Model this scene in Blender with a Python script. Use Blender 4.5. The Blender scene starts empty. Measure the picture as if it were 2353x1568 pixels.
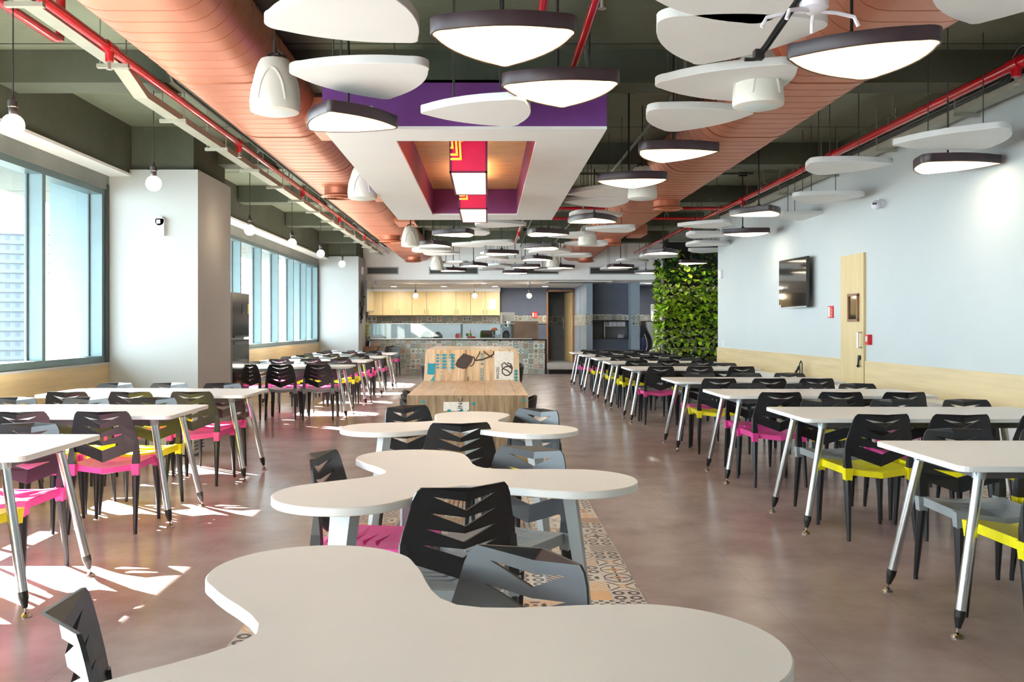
import bpy, bmesh, math, random
from mathutils import Vector, Matrix
PI = math.pi
R = random.Random(7)
SC = bpy.context.scene
COL = SC.collection
# ------------------------------------------------------------------ camera, world, sun, exposure
F, CX, CY, H = 2045.0, 1120.0, 749.0, 1.35       # focal length in px, vanishing point, eye height
cam_d = bpy.data.cameras.new('camera'); cam = bpy.data.objects.new('camera', cam_d); COL.objects.link(cam)
cam.location = (0, 0, H); cam.rotation_euler = (PI/2, 0, 0)
cam_d.sensor_width = 36; cam_d.lens = F/2353*36
cam_d.shift_x = (1176.5-CX)/2353; cam_d.shift_y = -(784-CY)/2353
cam_d.clip_start = .05; cam_d.clip_end = 500
SC.camera = cam
SC.view_settings.view_transform = 'Standard'; SC.view_settings.look = 'None'
SC.view_settings.gamma = 1; SC.view_settings.use_curve_mapping = False
SC.view_settings.exposure = 0.58
w = bpy.data.worlds.new('sky'); SC.world = w; w.use_nodes = True
bg = w.node_tree.nodes['Background']; bg.inputs[0].default_value = (.78, .91, 1, 1); bg.inputs[1].default_value = 12.0
SUN_AZ = Vector((.79, -.61)); SUN_EL = math.radians(27.5)
sd = bpy.data.lights.new('sun', 'SUN'); sd.energy = 130; sd.angle = math.radians(.6); sd.color = (1, .96, .88)
so = bpy.data.objects.new('sun', sd); COL.objects.link(so)
so.rotation_euler = Vector((SUN_AZ.x*math.cos(SUN_EL), SUN_AZ.y*math.cos(SUN_EL), -math.sin(SUN_EL))).to_track_quat('-Z', 'Y').to_euler()
so.location = (-20, 20, 15)

# ------------------------------------------------------------------ node material helpers
class N:
    """tiny expression wrapper: arithmetic on shader sockets"""
    def __init__(s, nt, k): s.nt, s.k = nt, k
    def m(s, op, b=None, c=None):
        n = s.nt.nodes.new('ShaderNodeMath'); n.operation = op
        for i, v in enumerate((s, b, c)):
            if v is None: continue
            if isinstance(v, N): s.nt.links.new(v.k, n.inputs[i])
            else: n.inputs[i].default_value = v
        return N(s.nt, n.outputs[0])
    def __add__(s, o): return s.m('ADD', o)
    def __sub__(s, o): return s.m('SUBTRACT', o)
    def __mul__(s, o): return s.m('MULTIPLY', o)
    def __truediv__(s, o): return s.m('DIVIDE', o)
    def lt(s, o): return s.m('LESS_THAN', o)
    def gt(s, o): return s.m('GREATER_THAN', o)
    def abs(s): return s.m('ABSOLUTE')
    def sin(s): return s.m('SINE')
    def floor(s): return s.m('FLOOR')
    def fract(s): return s.m('FRACT')
    def max(s, o): return s.m('MAXIMUM', o)
    def min(s, o): return s.m('MINIMUM', o)
    def sqrt(s): return s.m('SQRT')
def mixc(nt, f, a, b):
    n = nt.nodes.new('ShaderNodeMix'); n.data_type = 'RGBA'
    for i, v in ((0, f), (6, a), (7, b)):
        if isinstance(v, N): nt.links.new(v.k, n.inputs[i])
        elif i == 0: n.inputs[0].default_value = v
        else: n.inputs[i].default_value = (*v, 1) if len(v) == 3 else v
    return N(nt, n.outputs[2])
def new_mat(name):
    m = bpy.data.materials.new(name); m.use_nodes = True
    return m, m.node_tree, m.node_tree.nodes['Principled BSDF']
def coords(nt, kind='Object', scale=(1, 1, 1)):
    tc = nt.nodes.new('ShaderNodeTexCoord'); mp = nt.nodes.new('ShaderNodeMapping')
    mp.inputs['Scale'].default_value = scale
    nt.links.new(tc.outputs[kind], mp.inputs[0]); return mp.outputs[0]
def noise(nt, vec, scale, detail=4, rough=.55):
    n = nt.nodes.new('ShaderNodeTexNoise'); nt.links.new(vec, n.inputs['Vector'])
    n.inputs['Scale'].default_value = scale; n.inputs['Detail'].default_value = detail; n.inputs['Roughness'].default_value = rough
    return N(nt, n.outputs['Fac'])
def ramp(nt, f, stops):
    n = nt.nodes.new('ShaderNodeValToRGB'); nt.links.new(f.k, n.inputs[0])
    e = n.color_ramp.elements
    while len(e) < len(stops): e.new(.5)
    for i, (p, c) in enumerate(stops): e[i].position = p; e[i].color = (*c, 1)
    return N(nt, n.outputs[0])
def bump(nt, b, f, strength=.3, dist=.01):
    n = nt.nodes.new('ShaderNodeBump'); n.inputs['Strength'].default_value = strength; n.inputs['Distance'].default_value = dist
    nt.links.new(f.k, n.inputs['Height']); nt.links.new(n.outputs[0], b.inputs['Normal'])
def mat(name, col, rough=.5, metal=0, emis=None, es=0, var=.06, vs=6, bmp=0, coat=0, scale=(1, 1, 1)):
    """plain surface with a slight noise variation"""
    m, nt, b = new_mat(name)
    v = coords(nt, 'Object', scale)
    f = noise(nt, v, vs)
    lo = tuple(c*(1-var) for c in col); hi = tuple(min(1, c*(1+var)) for c in col)
    c = ramp(nt, f, [(.3, lo), (.7, hi)])
    nt.links.new(c.k, b.inputs['Base Color'])
    b.inputs['Roughness'].default_value = rough; b.inputs['Metallic'].default_value = metal
    if coat: b.inputs['Coat Weight'].default_value = coat
    if emis: b.inputs['Emission Color'].default_value = (*emis, 1); b.inputs['Emission Strength'].default_value = es
    if bmp: bump(nt, b, noise(nt, v, vs*6), bmp, .004)
    return m
def wood_mat(name, col, scale=(1, 1, 12), rough=.45, var=.12):
    m, nt, b = new_mat(name)
    v = coords(nt, 'Object', scale)
    f = noise(nt, v, 3, 6)
    c = ramp(nt, f, [(.3, tuple(x*(1-var*1.4) for x in col)), (.5, col), (.72, tuple(min(1, x*(1+var)) for x in col))])
    nt.links.new(c.k, b.inputs['Base Color']); b.inputs['Roughness'].default_value = rough
    return m
def tile_mat(name, size, axes, cols, bgc, rough=.35, off=(0, 0), seed=0.0):
    """patchwork of patterned cement tiles; axes = which object axes span the surface"""
    m, nt, b = new_mat(name)
    tc = nt.nodes.new('ShaderNodeTexCoord'); sp = nt.nodes.new('ShaderNodeSeparateXYZ')
    nt.links.new(tc.outputs['Object'], sp.inputs[0])
    U = (N(nt, sp.outputs[axes[0]])+off[0])/size; V = (N(nt, sp.outputs[axes[1]])+off[1])/size
    iu, iv = U.floor(), V.floor()
    def rnd(k):
        cb = nt.nodes.new('ShaderNodeCombineXYZ'); wn = nt.nodes.new('ShaderNodeTexWhiteNoise'); wn.noise_dimensions = '3D'
        nt.links.new((iu+.5).k, cb.inputs[0]); nt.links.new((iv+.5).k, cb.inputs[1]); cb.inputs[2].default_value = k+seed
        nt.links.new(cb.outputs[0], wn.inputs[0]); return N(nt, wn.outputs[0])
    x = (U.fract()*2-1); y = (V.fract()*2-1); a, c = x.abs(), y.abs()
    r = (x*x+y*y).sqrt(); d = a+c; mx = a.max(c); mn = a.min(c)
    p = []
    p.append(((d-.62).abs().lt(.13)).max(d.lt(.22)))                              # diamond ring
    p.append(((x*9.4).sin()*(y*9.4).sin()).gt(.1))                                # checker dots
    p.append((((x+y)*11).sin()).gt(0.1))                                          # diagonal stripes
    p.append(((a*c).lt(.05)*r.lt(.85)).max((r-.95).abs().lt(.07)))                # star and ring
    p.append(((a-c).abs().lt(.13)*(r.gt(.25))).max(mx.gt(.86)*mn.lt(.5)))         # saltire with border
    p.append(((r-.55).abs().lt(.16)*((a-c).abs().gt(.18))).max((r.lt(.16))))      # petals
    p.append(((x*7).sin().abs().gt(.85)).max((y*7).sin().abs().gt(.85)))          # grid
    p.append((((a-.5)*(a-.5)+(c-.5)*(c-.5)).sqrt()-.3).abs().lt(.11))             # four rings
    r1, r2 = rnd(1.0), rnd(2.0)
    pat = p[0]
    for i in range(1, len(p)):
        g = r1.gt(i/len(p)); pat = pat+(p[i]-pat)*g
    fg = mixc(nt, r2.gt(.45), cols[0], cols[1]); fg = mixc(nt, r2.gt(.7), fg, cols[2])
    fg = mixc(nt, r2.gt(.86), fg, cols[3])
    bgm = mixc(nt, rnd(3.0).gt(.66), bgc[0], bgc[1]); bgm = mixc(nt, rnd(4.0).gt(.82), bgm, bgc[2])
    cen = (d.lt(.4)*d.gt(.22)*r2.gt(.5))
    out = mixc(nt, pat, bgm, fg); out = mixc(nt, cen, out, cols[3])
    out = mixc(nt, mx.gt(.965), out, (.45, .43, .4))
    nt.links.new(out.k, b.inputs['Base Color']); b.inputs['Roughness'].default_value = rough
    return m

M = {}
M['white_top'] = mat('white_laminate', (.79, .725, .67), .38, var=.015)
M['edge_white'] = mat('white_edge_band', (.80, .80, .78), .45, var=.02)
M['chair_black'] = mat('black_polypropylene', (.012, .013, .016), .36, var=.1, vs=60, bmp=.06)
M['seat_pink'] = mat('pink_polypropylene', (.80, .065, .33), .42, var=.05, vs=40)
M['seat_yellow'] = mat('yellow_polypropylene', (.86, .76, .006), .42, var=.05, vs=40)
M['seat_grey'] = mat('grey_polypropylene', (.30, .33, .34), .42, var=.05, vs=40)
M['chrome'] = mat('satin_chrome', (.56, .57, .58), .22, 1, var=.04, vs=2, scale=(1, 1, .1))
M['chrome2'] = mat('chrome_foot', (.35, .33, .30), .2, 1)
M['black'] = mat('black_plastic', (.012, .012, .013), .4)
M['apron'] = mat('dark_grey_frame', (.10, .10, .105), .5)
M['plate_leg'] = mat('grey_painted_steel', (.42, .46, .48), .4, .3)
M['wall_white'] = mat('white_wall_paint', (.51, .54, .54), .75, var=.02, vs=1.2, bmp=.03)
M['pillar_white'] = mat('pillar_wall_paint', (.45, .455, .44), .8, var=.02, vs=1.5, bmp=.03)
M['soffit_white'] = mat('soffit_white_paint', (.86, .86, .84), .7, var=.02)
M['panel_white'] = mat('white_foam_panel', (.68, .69, .68), .85, var=.02, vs=3)
M['lamp_rim'] = mat('dark_purple_lamp_rim', (.032, .014, .020), .4, var=.25, vs=9)
M['maple'] = wood_mat('pale_maple_laminate', (.62, .47, .26), (1, .35, 7), .42, .09)
M['maple_v'] = wood_mat('pale_maple_door', (.62, .47, .24), (7, 7, .5), .4, .07)
M['brown_wood'] = wood_mat('brown_wood_frame', (.26, .12, .055), (6, 6, 1), .4)
M['frame'] = mat('grey_green_aluminium', (.13, .185, .19), .42, .2, var=.04)
M['frame_dark'] = mat('dark_grey_seal', (.045, .05, .05), .5)
M['copper'] = None
M['red'] = mat('glossy_red_pipe', (.55, .008, .018), .22, var=.08, coat=.5)
M['tray'] = mat('cream_cable_tray', (.36, .36, .29), .5, .2, var=.08)
M['conduit'] = mat('dark_conduit', (.045, .05, .045), .5)
M['conduit_l'] = mat('green_grey_conduit', (.16, .18, .15), .5)
M['wire'] = mat('black_cord', (.01, .01, .01), .5)
M['purple'] = mat('purple_paint', (.13, .03, .20), .7, var=.06)
M['plum'] = mat('plum_paint', (.20, .035, .14), .7, var=.08)
M['gold'] = wood_mat('gold_tan_panel', (.78, .50, .22), (1, 4, 1), .35)
M['crimson'] = mat('crimson_shade', (.55, .004, .05), .6, emis=(.75, .0, .06), es=.16, var=.1)
M['crimson_edge'] = mat('dark_crimson_edge', (.12, .005, .05), .5)
M['yellow_line'] = mat('yellow_print', (.9, .5, .06), .6, emis=(1, .55, .08), es=.45)
M['speaker'] = mat('cream_speaker_shell', (.66, .64, .57), .55, var=.03)
M['speaker_g'] = mat('pale_speaker_grille', (.62, .70, .70), .5, .1)
M['slate'] = mat('slate_blue_wall', (.095, .11, .15), .7, var=.08, vs=3)
M['slate2'] = mat('slate_light_wall', (.27, .33, .39), .6, var=.05, vs=3)
M['steel'] = mat('brushed_steel', (.55, .55, .53), .35, .9, var=.06, vs=8, scale=(1, 1, 8))
M['steel_brown'] = mat('brown_brushed_steel', (.20, .135, .10), .35, .6, var=.2, vs=2)  # brown base colour with random mottling
M['fridge'] = mat('dark_inox', (.06, .055, .05), .13, .85, var=.1, vs=2)
M['fridge_side'] = mat('silver_side', (.55, .58, .56), .3, .5)
M['screen'] = mat('black_glass_screen', (.02, .015, .012), .06, var=.0, coat=1)
M['bezel'] = mat('dark_bezel', (.03, .025, .025), .3)
M['granite'] = mat('black_granite', (.012, .012, .012), .15)
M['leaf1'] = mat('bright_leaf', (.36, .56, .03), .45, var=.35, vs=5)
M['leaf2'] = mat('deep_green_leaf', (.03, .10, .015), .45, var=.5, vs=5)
M['leaf3'] = mat('variegated_leaf', (.50, .53, .28), .5, var=.4, vs=40)
M['leafy'] = mat('yellow_leaf', (.55, .50, .01), .5, var=.2)
M['stem'] = mat('brown_stem', (.06, .05, .02), .8)
M['paper'] = mat('white_paper', (.85, .86, .9), .8, var=.01)
M['sign_red'] = mat('red_sign', (.6, .01, .015), .4)
M['orange'] = mat('orange_plastic', (.9, .17, .01), .4)
M['cup'] = mat('white_cups', (.75, .72, .78), .5)
M['skin'] = mat('brown_skin', (.14, .06, .035), .55)
M['lips'] = mat('dark_lips', (.13, .04, .03), .5)
M['hair'] = mat('black_hair', (.01, .008, .007), .6)
M['trouser'] = mat('grey_trousers', (.16, .17, .19), .8)
M['bagblack'] = mat('black_fabric_cover', (.008, .009, .01), .85, var=.1, vs=5)
M['tomato'] = mat('red_glaze', (.5, .02, .02), .3)
M['green'] = mat('green_vegetable', (.15, .4, .03), .5)
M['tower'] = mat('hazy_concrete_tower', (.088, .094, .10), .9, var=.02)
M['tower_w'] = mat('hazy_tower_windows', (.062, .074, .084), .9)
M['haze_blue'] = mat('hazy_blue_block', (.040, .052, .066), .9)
M['soffit_out'] = mat('balcony_soffit', (.15, .16, .15), .8)

def emit(name, col, st, edge=None):
    m, nt, b = new_mat(name)
    b.inputs['Base Color'].default_value = (*col, 1); b.inputs['Roughness'].default_value = .4
    b.inputs['Emission Color'].default_value = (*col, 1); b.inputs['Emission Strength'].default_value = st
    return m
M['lamp'] = emit('warm_diffuser', (1, .86, .62), 5.5)
M['tube'] = emit('warm_lamp_tube', (1, .78, .5), 7)
M['lamp_e'] = emit('amber_edge_glow', (1, .62, .28), 1.9)  # amber falloff of the lamp glow, put into a separate dimmer emission colour
M['bulb'] = emit('glowing_globe', (1, .80, .52), 22)
M['lantern'] = emit('warm_lantern_face', (1, .74, .46), 1.7)
M['down'] = emit('downlight', (1, .95, .88), 14)
M['led'] = emit('small_blue_led', (.3, .25, 1), 3)

# concrete
def concrete(name, a, b_, rough=.8):
    m, nt, b = new_mat(name); v = coords(nt)
    f = noise(nt, v, .9, 8, .6); g = noise(nt, v, 14, 5, .6)
    c = ramp(nt, f, [(.3, a), (.7, b_)])
    c2 = mixc(nt, (g-.62)*4, c, tuple(x*1.5 for x in b_))
    nt.links.new(c2.k, b.inputs['Base Color']); b.inputs['Roughness'].default_value = rough
    bump(nt, b, g, .35, .01); return m
M['concrete'] = concrete('olive_painted_concrete', (.07, .078, .052), (.11, .12, .083))
M['concrete_l'] = concrete('green_grey_slab', (.17, .19, .13), (.225, .25, .18))
M['lintel'] = concrete('grey_lintel', (.16, .17, .155), (.24, .25, .23))
# copper
m, nt, b = new_mat('copper_paint'); v = coords(nt)
f = noise(nt, v, 2.5, 3); c = ramp(nt, f, [(.3, (.56, .215, .13)), (.7, (.65, .27, .17))])
nt.links.new(c.k, b.inputs['Base Color']); b.inputs['Metallic'].default_value = .6; b.inputs['Roughness'].default_value = .42
M['copper'] = m
M['copper_d'] = mat('copper_seam', (.36, .11, .05), .45, .5)
# floor
m, nt, b = new_mat('mauve_vinyl_floor'); v = coords(nt)
f = noise(nt, v, 2.2, 5, .6)
c = ramp(nt, f, [(.30, (.285, .205, .19)), (.5, (.355, .27, .258)), (.70, (.42, .335, .325))])
g = noise(nt, coords(nt, 'Object', (1, .35, 1)), 22, 3, .6)
c = mixc(nt, (g-.5)*1.2, c, (.36, .31, .31))
tc = nt.nodes.new('ShaderNodeTexCoord'); sp = nt.nodes.new('ShaderNodeSeparateXYZ'); nt.links.new(tc.outputs['Object'], sp.inputs[0])
X, Y = N(nt, sp.outputs[0]), N(nt, sp.outputs[1])
jl = ((X-1.984)/.61).fract().lt(.005).max(((Y-4.62)/.61).fract().lt(.005))
c = mixc(nt, jl*.35, c, (.12, .09, .085))
nt.links.new(c.k, b.inputs['Base Color']); b.inputs['Roughness'].default_value = .24
M['floor'] = m
M['floor_tile'] = tile_mat('patterned_floor_tile', .156, (0, 1), [(.05, .045, .06), (.16, .10, .075), (.05, .05, .09), (.72, .36, .13)],
                           [(.62, .55, .48), (.55, .47, .42), (.68, .40, .22)], .3, off=(1.095+10*.156, .0))
M['counter_tile'] = tile_mat('patterned_counter_tile', .143, (0, 2), [(.05, .055, .07), (.10, .055, .04), (.13, .17, .12), (.42, .15, .07)],
                             [(.66, .66, .60), (.55, .62, .56), (.45, .46, .33)], .3, off=(20*.143, 3*.143), seed=5)
M['band_tile'] = tile_mat('patterned_band_tile', .17, (0, 2), [(.05, .055, .07), (.10, .055, .04), (.08, .10, .12), (.30, .15, .07)],
                          [(.55, .55, .48), (.42, .48, .42), (.38, .36, .26)], .3, off=(20*.17, .03), seed=9)
M['grey_tile'] = mat('grey_wall_tiles', (.26, .27, .28), .4, var=.1, vs=4)
# reclaimed planks
m, nt, b = new_mat('reclaimed_plank_laminate')
tc = nt.nodes.new('ShaderNodeTexCoord'); sp = nt.nodes.new('ShaderNodeSeparateXYZ'); nt.links.new(tc.outputs['Object'], sp.inputs[0])
X, Y, Z = (N(nt, sp.outputs[i]) for i in range(3))
ix = (X/.272+.1).floor(); cb = nt.nodes.new('ShaderNodeCombineXYZ'); nt.links.new(ix.k, cb.inputs[0])
nt.links.new(((Y+Z*1.0)/.55).floor().k, cb.inputs[1]); wn = nt.nodes.new('ShaderNodeTexWhiteNoise'); nt.links.new(cb.outputs[0], wn.inputs[0])
vv = coords(nt, 'Object', (9, .9, .9)); g = noise(nt, vv, 2.2, 8, .65)
c = ramp(nt, g, [(.28, (.26, .14, .07)), (.47, (.62, .40, .22)), (.72, (.78, .56, .36))])
c = mixc(nt, N(nt, wn.outputs[0])*.35, c, (.74, .58, .42))
c = mixc(nt, (X/.272+.1).fract().lt(.012), c, (.15, .08, .04))
nt.links.new(c.k, b.inputs['Base Color']); b.inputs['Roughness'].default_value = .33
M['planks'] = m
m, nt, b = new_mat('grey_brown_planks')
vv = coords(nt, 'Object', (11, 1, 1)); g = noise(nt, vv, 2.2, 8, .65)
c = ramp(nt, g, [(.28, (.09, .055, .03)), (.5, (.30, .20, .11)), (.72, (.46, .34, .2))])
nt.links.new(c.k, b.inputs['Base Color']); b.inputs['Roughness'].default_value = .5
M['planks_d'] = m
M['teal'] = mat('teal_print', (.0, .26, .33), .4, var=.15, vs=30)
M['print_dark'] = mat('dark_brown_print', (.05, .028, .02), .45, var=.2, vs=30)
M['print_black'] = mat('black_print', (.01, .01, .012), .5)
M['print_white'] = mat('white_print', (.72, .68, .6), .5, var=.1, vs=30)
# glass
m, nt, b = new_mat('window_glass'); nt.nodes.remove(b)
out = nt.nodes['Material Output']; tr = nt.nodes.new('ShaderNodeBsdfTransparent'); gl = nt.nodes.new('ShaderNodeBsdfGlossy')
gl.inputs['Roughness'].default_value = .02; tr.inputs[0].default_value = (.90, .96, .97, 1)
fr = nt.nodes.new('ShaderNodeFresnel'); fr.inputs[0].default_value = 1.45; mx = nt.nodes.new('ShaderNodeMixShader')
nt.links.new(fr.outputs[0], mx.inputs[0]); nt.links.new(tr.outputs[0], mx.inputs[1]); nt.links.new(gl.outputs[0], mx.inputs[2]); nt.links.new(mx.outputs[0], out.inputs[0])
M['glass'] = m
# plaid shirt
m, nt, b = new_mat('green_yellow_check_shirt'); v = coords(nt, 'Object', (1, 1, 1))
tc = nt.nodes.new('ShaderNodeTexCoord'); sp = nt.nodes.new('ShaderNodeSeparateXYZ'); nt.links.new(tc.outputs['Object'], sp.inputs[0])
X, Z = N(nt, sp.outputs[1]), N(nt, sp.outputs[2])
c = mixc(nt, (X*60).sin().gt(.2)*.5, (.42, .45, .12), (.13, .16, .10)); c = mixc(nt, (Z*60).sin().gt(.3)*.5, c, (.60, .58, .35))
nt.links.new(c.k, b.inputs['Base Color']); b.inputs['Roughness'].default_value = .85
M['shirt'] = m

# ------------------------------------------------------------------ mesh helpers
class MB:
    def __init__(s): s.v, s.f, s.mi, s.cur = [], [], [], 0
    def add(s, vs, fs):
        o = len(s.v); s.v += [tuple(p) for p in vs]; s.f += [[o+i for i in f] for f in fs]; s.mi += [s.cur]*len(fs); return s
    def box(s, x0, x1, y0, y1, z0, z1):
        return s.add([(x0,y0,z0),(x1,y0,z0),(x1,y1,z0),(x0,y1,z0),(x0,y0,z1),(x1,y0,z1),(x1,y1,z1),(x0,y1,z1)],
                     [(0,3,2,1),(4,5,6,7),(0,1,5,4),(1,2,6,5),(2,3,7,6),(3,0,4,7)])
    def hexa(s, b, t):   # bottom ring / top ring of equal length
        n = len(b); return s.add(list(b)+list(t), [tuple(reversed(range(n))), tuple(range(n, 2*n))]+[(i,(i+1)%n,n+(i+1)%n,n+i) for i in range(n)])
    def rings(s, rs, cap0=True, cap1=True, closed=False):
        n = len(rs[0]); vs = [p for r in rs for p in r]; fs = []
        k = len(rs)
        for j in range(k if closed else k-1):
            a, b = j*n, ((j+1)%k)*n
            fs += [(a+i, a+(i+1)%n, b+(i+1)%n, b+i) for i in range(n)]
        if not closed:
            if cap0: fs.append(tuple(reversed(range(n))))
            if cap1: fs.append(tuple(range((k-1)*n, k*n)))
        return s.add(vs, fs)
    def tube(s, p0, p1, r0, r1=None, n=12, cap=True, ph=0):
        p0, p1 = Vector(p0), Vector(p1); r1 = r0 if r1 is None else r1
        d = (p1-p0).normalized(); a = d.orthogonal().normalized() if abs(d.z) < .99 else Vector((1,0,0)); a = (a-d*a.dot(d)).normalized(); b = d.cross(a)
        ring = lambda p, r: [p+a*(r*math.cos(2*PI*i/n+ph))+b*(r*math.sin(2*PI*i/n+ph)) for i in range(n)]
        return s.rings([ring(p0, r0), ring(p1, r1)], cap, cap)
    def path(s, pts, r, n=8):
        pts = [Vector(p) for p in pts]; rs = []; up = None
        for i, p in enumerate(pts):
            d = (pts[min(i+1, len(pts)-1)]-pts[max(i-1, 0)]).normalized()
            if up is None: up = d.orthogonal().normalized()
            up = (up-d*up.dot(d)).normalized(); b = d.cross(up)
            rs.append([p+up*(r*math.cos(2*PI*k/n))+b*(r*math.sin(2*PI*k/n)) for k in range(n)])
        return s.rings(rs)
    def lathe(s, prof, n=24, c=(0,0,0)):
        rs = [[(c[0]+r*math.cos(2*PI*i/n), c[1]+r*math.sin(2*PI*i/n), c[2]+z) for i in range(n)] for r, z in prof]
        return s.rings(rs)
    def prism(s, poly, z0, z1, bev=0):
        if not bev: return s.rings([[(x,y,z0) for x,y in poly], [(x,y,z1) for x,y in poly]])
        q = inset(poly, bev)
        return s.rings([[(x,y,z0) for x,y in q], [(x,y,z0+bev) for x,y in poly], [(x,y,z1-bev) for x,y in poly], [(x,y,z1) for x,y in q]])
    def sphere(s, c, r, n=16, sz=1.0):
        k = n//2
        return s.lathe([(max(r*math.sin(PI*j/k), 1e-4), -r*sz*math.cos(PI*j/k)) for j in range(k+1)], n, c)
    def mesh(s, name, mats, smooth=False):
        me = bpy.data.meshes.new(name); me.from_pydata(s.v, [], s.f)
        for m_ in (mats if isinstance(mats, (list, tuple)) else [mats]): me.materials.append(m_)
        if any(s.mi): me.polygons.foreach_set('material_index', s.mi)
        if smooth:
            me.polygons.foreach_set('use_smooth', [True]*len(me.polygons)); me.update()
            me.set_sharp_from_angle(angle=math.radians(38))
        me.update(); return me
def inset(poly, d):
    n = len(poly); out = []
    ar = sum(poly[i][0]*poly[(i+1)%n][1]-poly[(i+1)%n][0]*poly[i][1] for i in range(n)); sg = 1 if ar > 0 else -1
    for i in range(n):
        p0, p1, p2 = Vector(poly[i-1]), Vector(poly[i]), Vector(poly[(i+1)%n])
        a, b = (p1-p0).normalized(), (p2-p1).normalized(); t = (a+b).normalized(); nn = Vector((-t.y, t.x))*sg
        out.append(tuple(p1+nn*d))
    return out
def rrect(x0, x1, y0, y1, r, n=5):
    pts = []
    for cx, cy, a0 in ((x1-r, y1-r, 0), (x0+r, y1-r, PI/2), (x0+r, y0+r, PI), (x1-r, y0+r, 1.5*PI)):
        pts += [(cx+r*math.cos(a0+PI/2*i/n), cy+r*math.sin(a0+PI/2*i/n)) for i in range(n+1)]
    return pts
def smooth_closed(pts, n=6):
    """Catmull-Rom closed curve"""
    out = []; k = len(pts); P = [Vector(p) for p in pts]
    for i in range(k):
        a, b, c, d = P[i-1], P[i], P[(i+1)%k], P[(i+2)%k]
        for j in range(n):
            t = j/n; out.append(tuple(.5*((2*b)+(c-a)*t+(2*a-5*b+4*c-d)*t*t+(3*b-a-3*c+d)*t**3)))
    return out
def link(name, me, parent=None, loc=(0,0,0), rz=0):
    o = bpy.data.objects.new(name, me); COL.objects.link(o)
    if parent: o.parent = parent
    o.location = loc
    if rz: o.rotation_euler = (0,0,rz)
    return o
def tag(o, label, cat, group=None, kind=None):
    o['label'] = label; o['category'] = cat
    if group: o['group'] = group
    if kind: o['kind'] = kind
    return o
def thing(name, label, cat, loc=(0,0,0), rz=0, group=None):
    return tag(link(name, None, None, loc, rz), label, cat, group)
def struct(name, me, parent=None, loc=(0,0,0)):
    o = link(name, me, parent, loc)
    if not parent: o['kind'] = 'structure'
    return o
def mb_obj(name, mb, m, parent=None, smooth=False, loc=(0,0,0), rz=0):
    return link(name, mb.mesh(name, m, smooth), parent, loc, rz)
def at(px, py, z):            # point at height z seen at pixel px, py
    y = (H-z)*F/(py-CY); return (px-CX)*y/F, y
# ------------------------------------------------------------------ room shell
XL, XR, XP = -4.43, 4.48, -3.39        # window wall, right wall, pillar faces
ZC = 3.70                              # slab underside
YB, Y0, Y1 = 24.87, -2.2, 30.1         # serving counter / bulkhead, near end, kitchen back wall
P1 = (10.42, 11.75); P2 = (23.4, 24.76)
f_ = MB(); f_.box(-6.9, 8.0, Y0, 33, -.12, 0); struct('floor', f_.mesh('floor', M['floor']))
t_ = MB(); t_.box(-1.095, .777, Y0, 7.18, -.004, .0025); struct('trim_1', t_.mesh('tiled_floor_strip', M['floor_tile']))
t_ = MB(); t_.box(3.93, 4.22, Y0, 17.0, -.004, .0025); struct('trim_2', t_.mesh('tiled_floor_edge', M['floor_tile']))
c_ = MB(); c_.box(-6.9, 8.0, Y0, YB+.05, ZC, ZC+.2); ceil = struct('ceiling', c_.mesh('ceiling', M['concrete_l']))
beams = MB()
for yb in (7.57, 11.4, 14.9, 18.4, 22.0):
    beams.box(-4.17, XR, yb, yb+.35, 3.42, ZC)
struct('ceiling_beams', beams.mesh('ceiling_beams', M['concrete']), ceil)
gr = MB()
for i in range(16): gr.box(-4.17, XR, 1.2+i*1.55, 1.212+i*1.55, ZC-.004, ZC)
struct('slab_joints', gr.mesh('slab_joints', M['conduit']), ceil)
# kitchen ceiling + bulkhead
b_ = MB(); b_.box(-4.6, 8, YB-.05, 33, 2.63, 2.75); struct('ceiling_kitchen', b_.mesh('kitchen_ceiling', M['soffit_white']))
b_ = MB(); b_.box(-4.6, 8, YB-.12, YB, 2.63, ZC); bulk = struct('wall_bulkhead', b_.mesh('bulkhead', M['soffit_white']))
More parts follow.
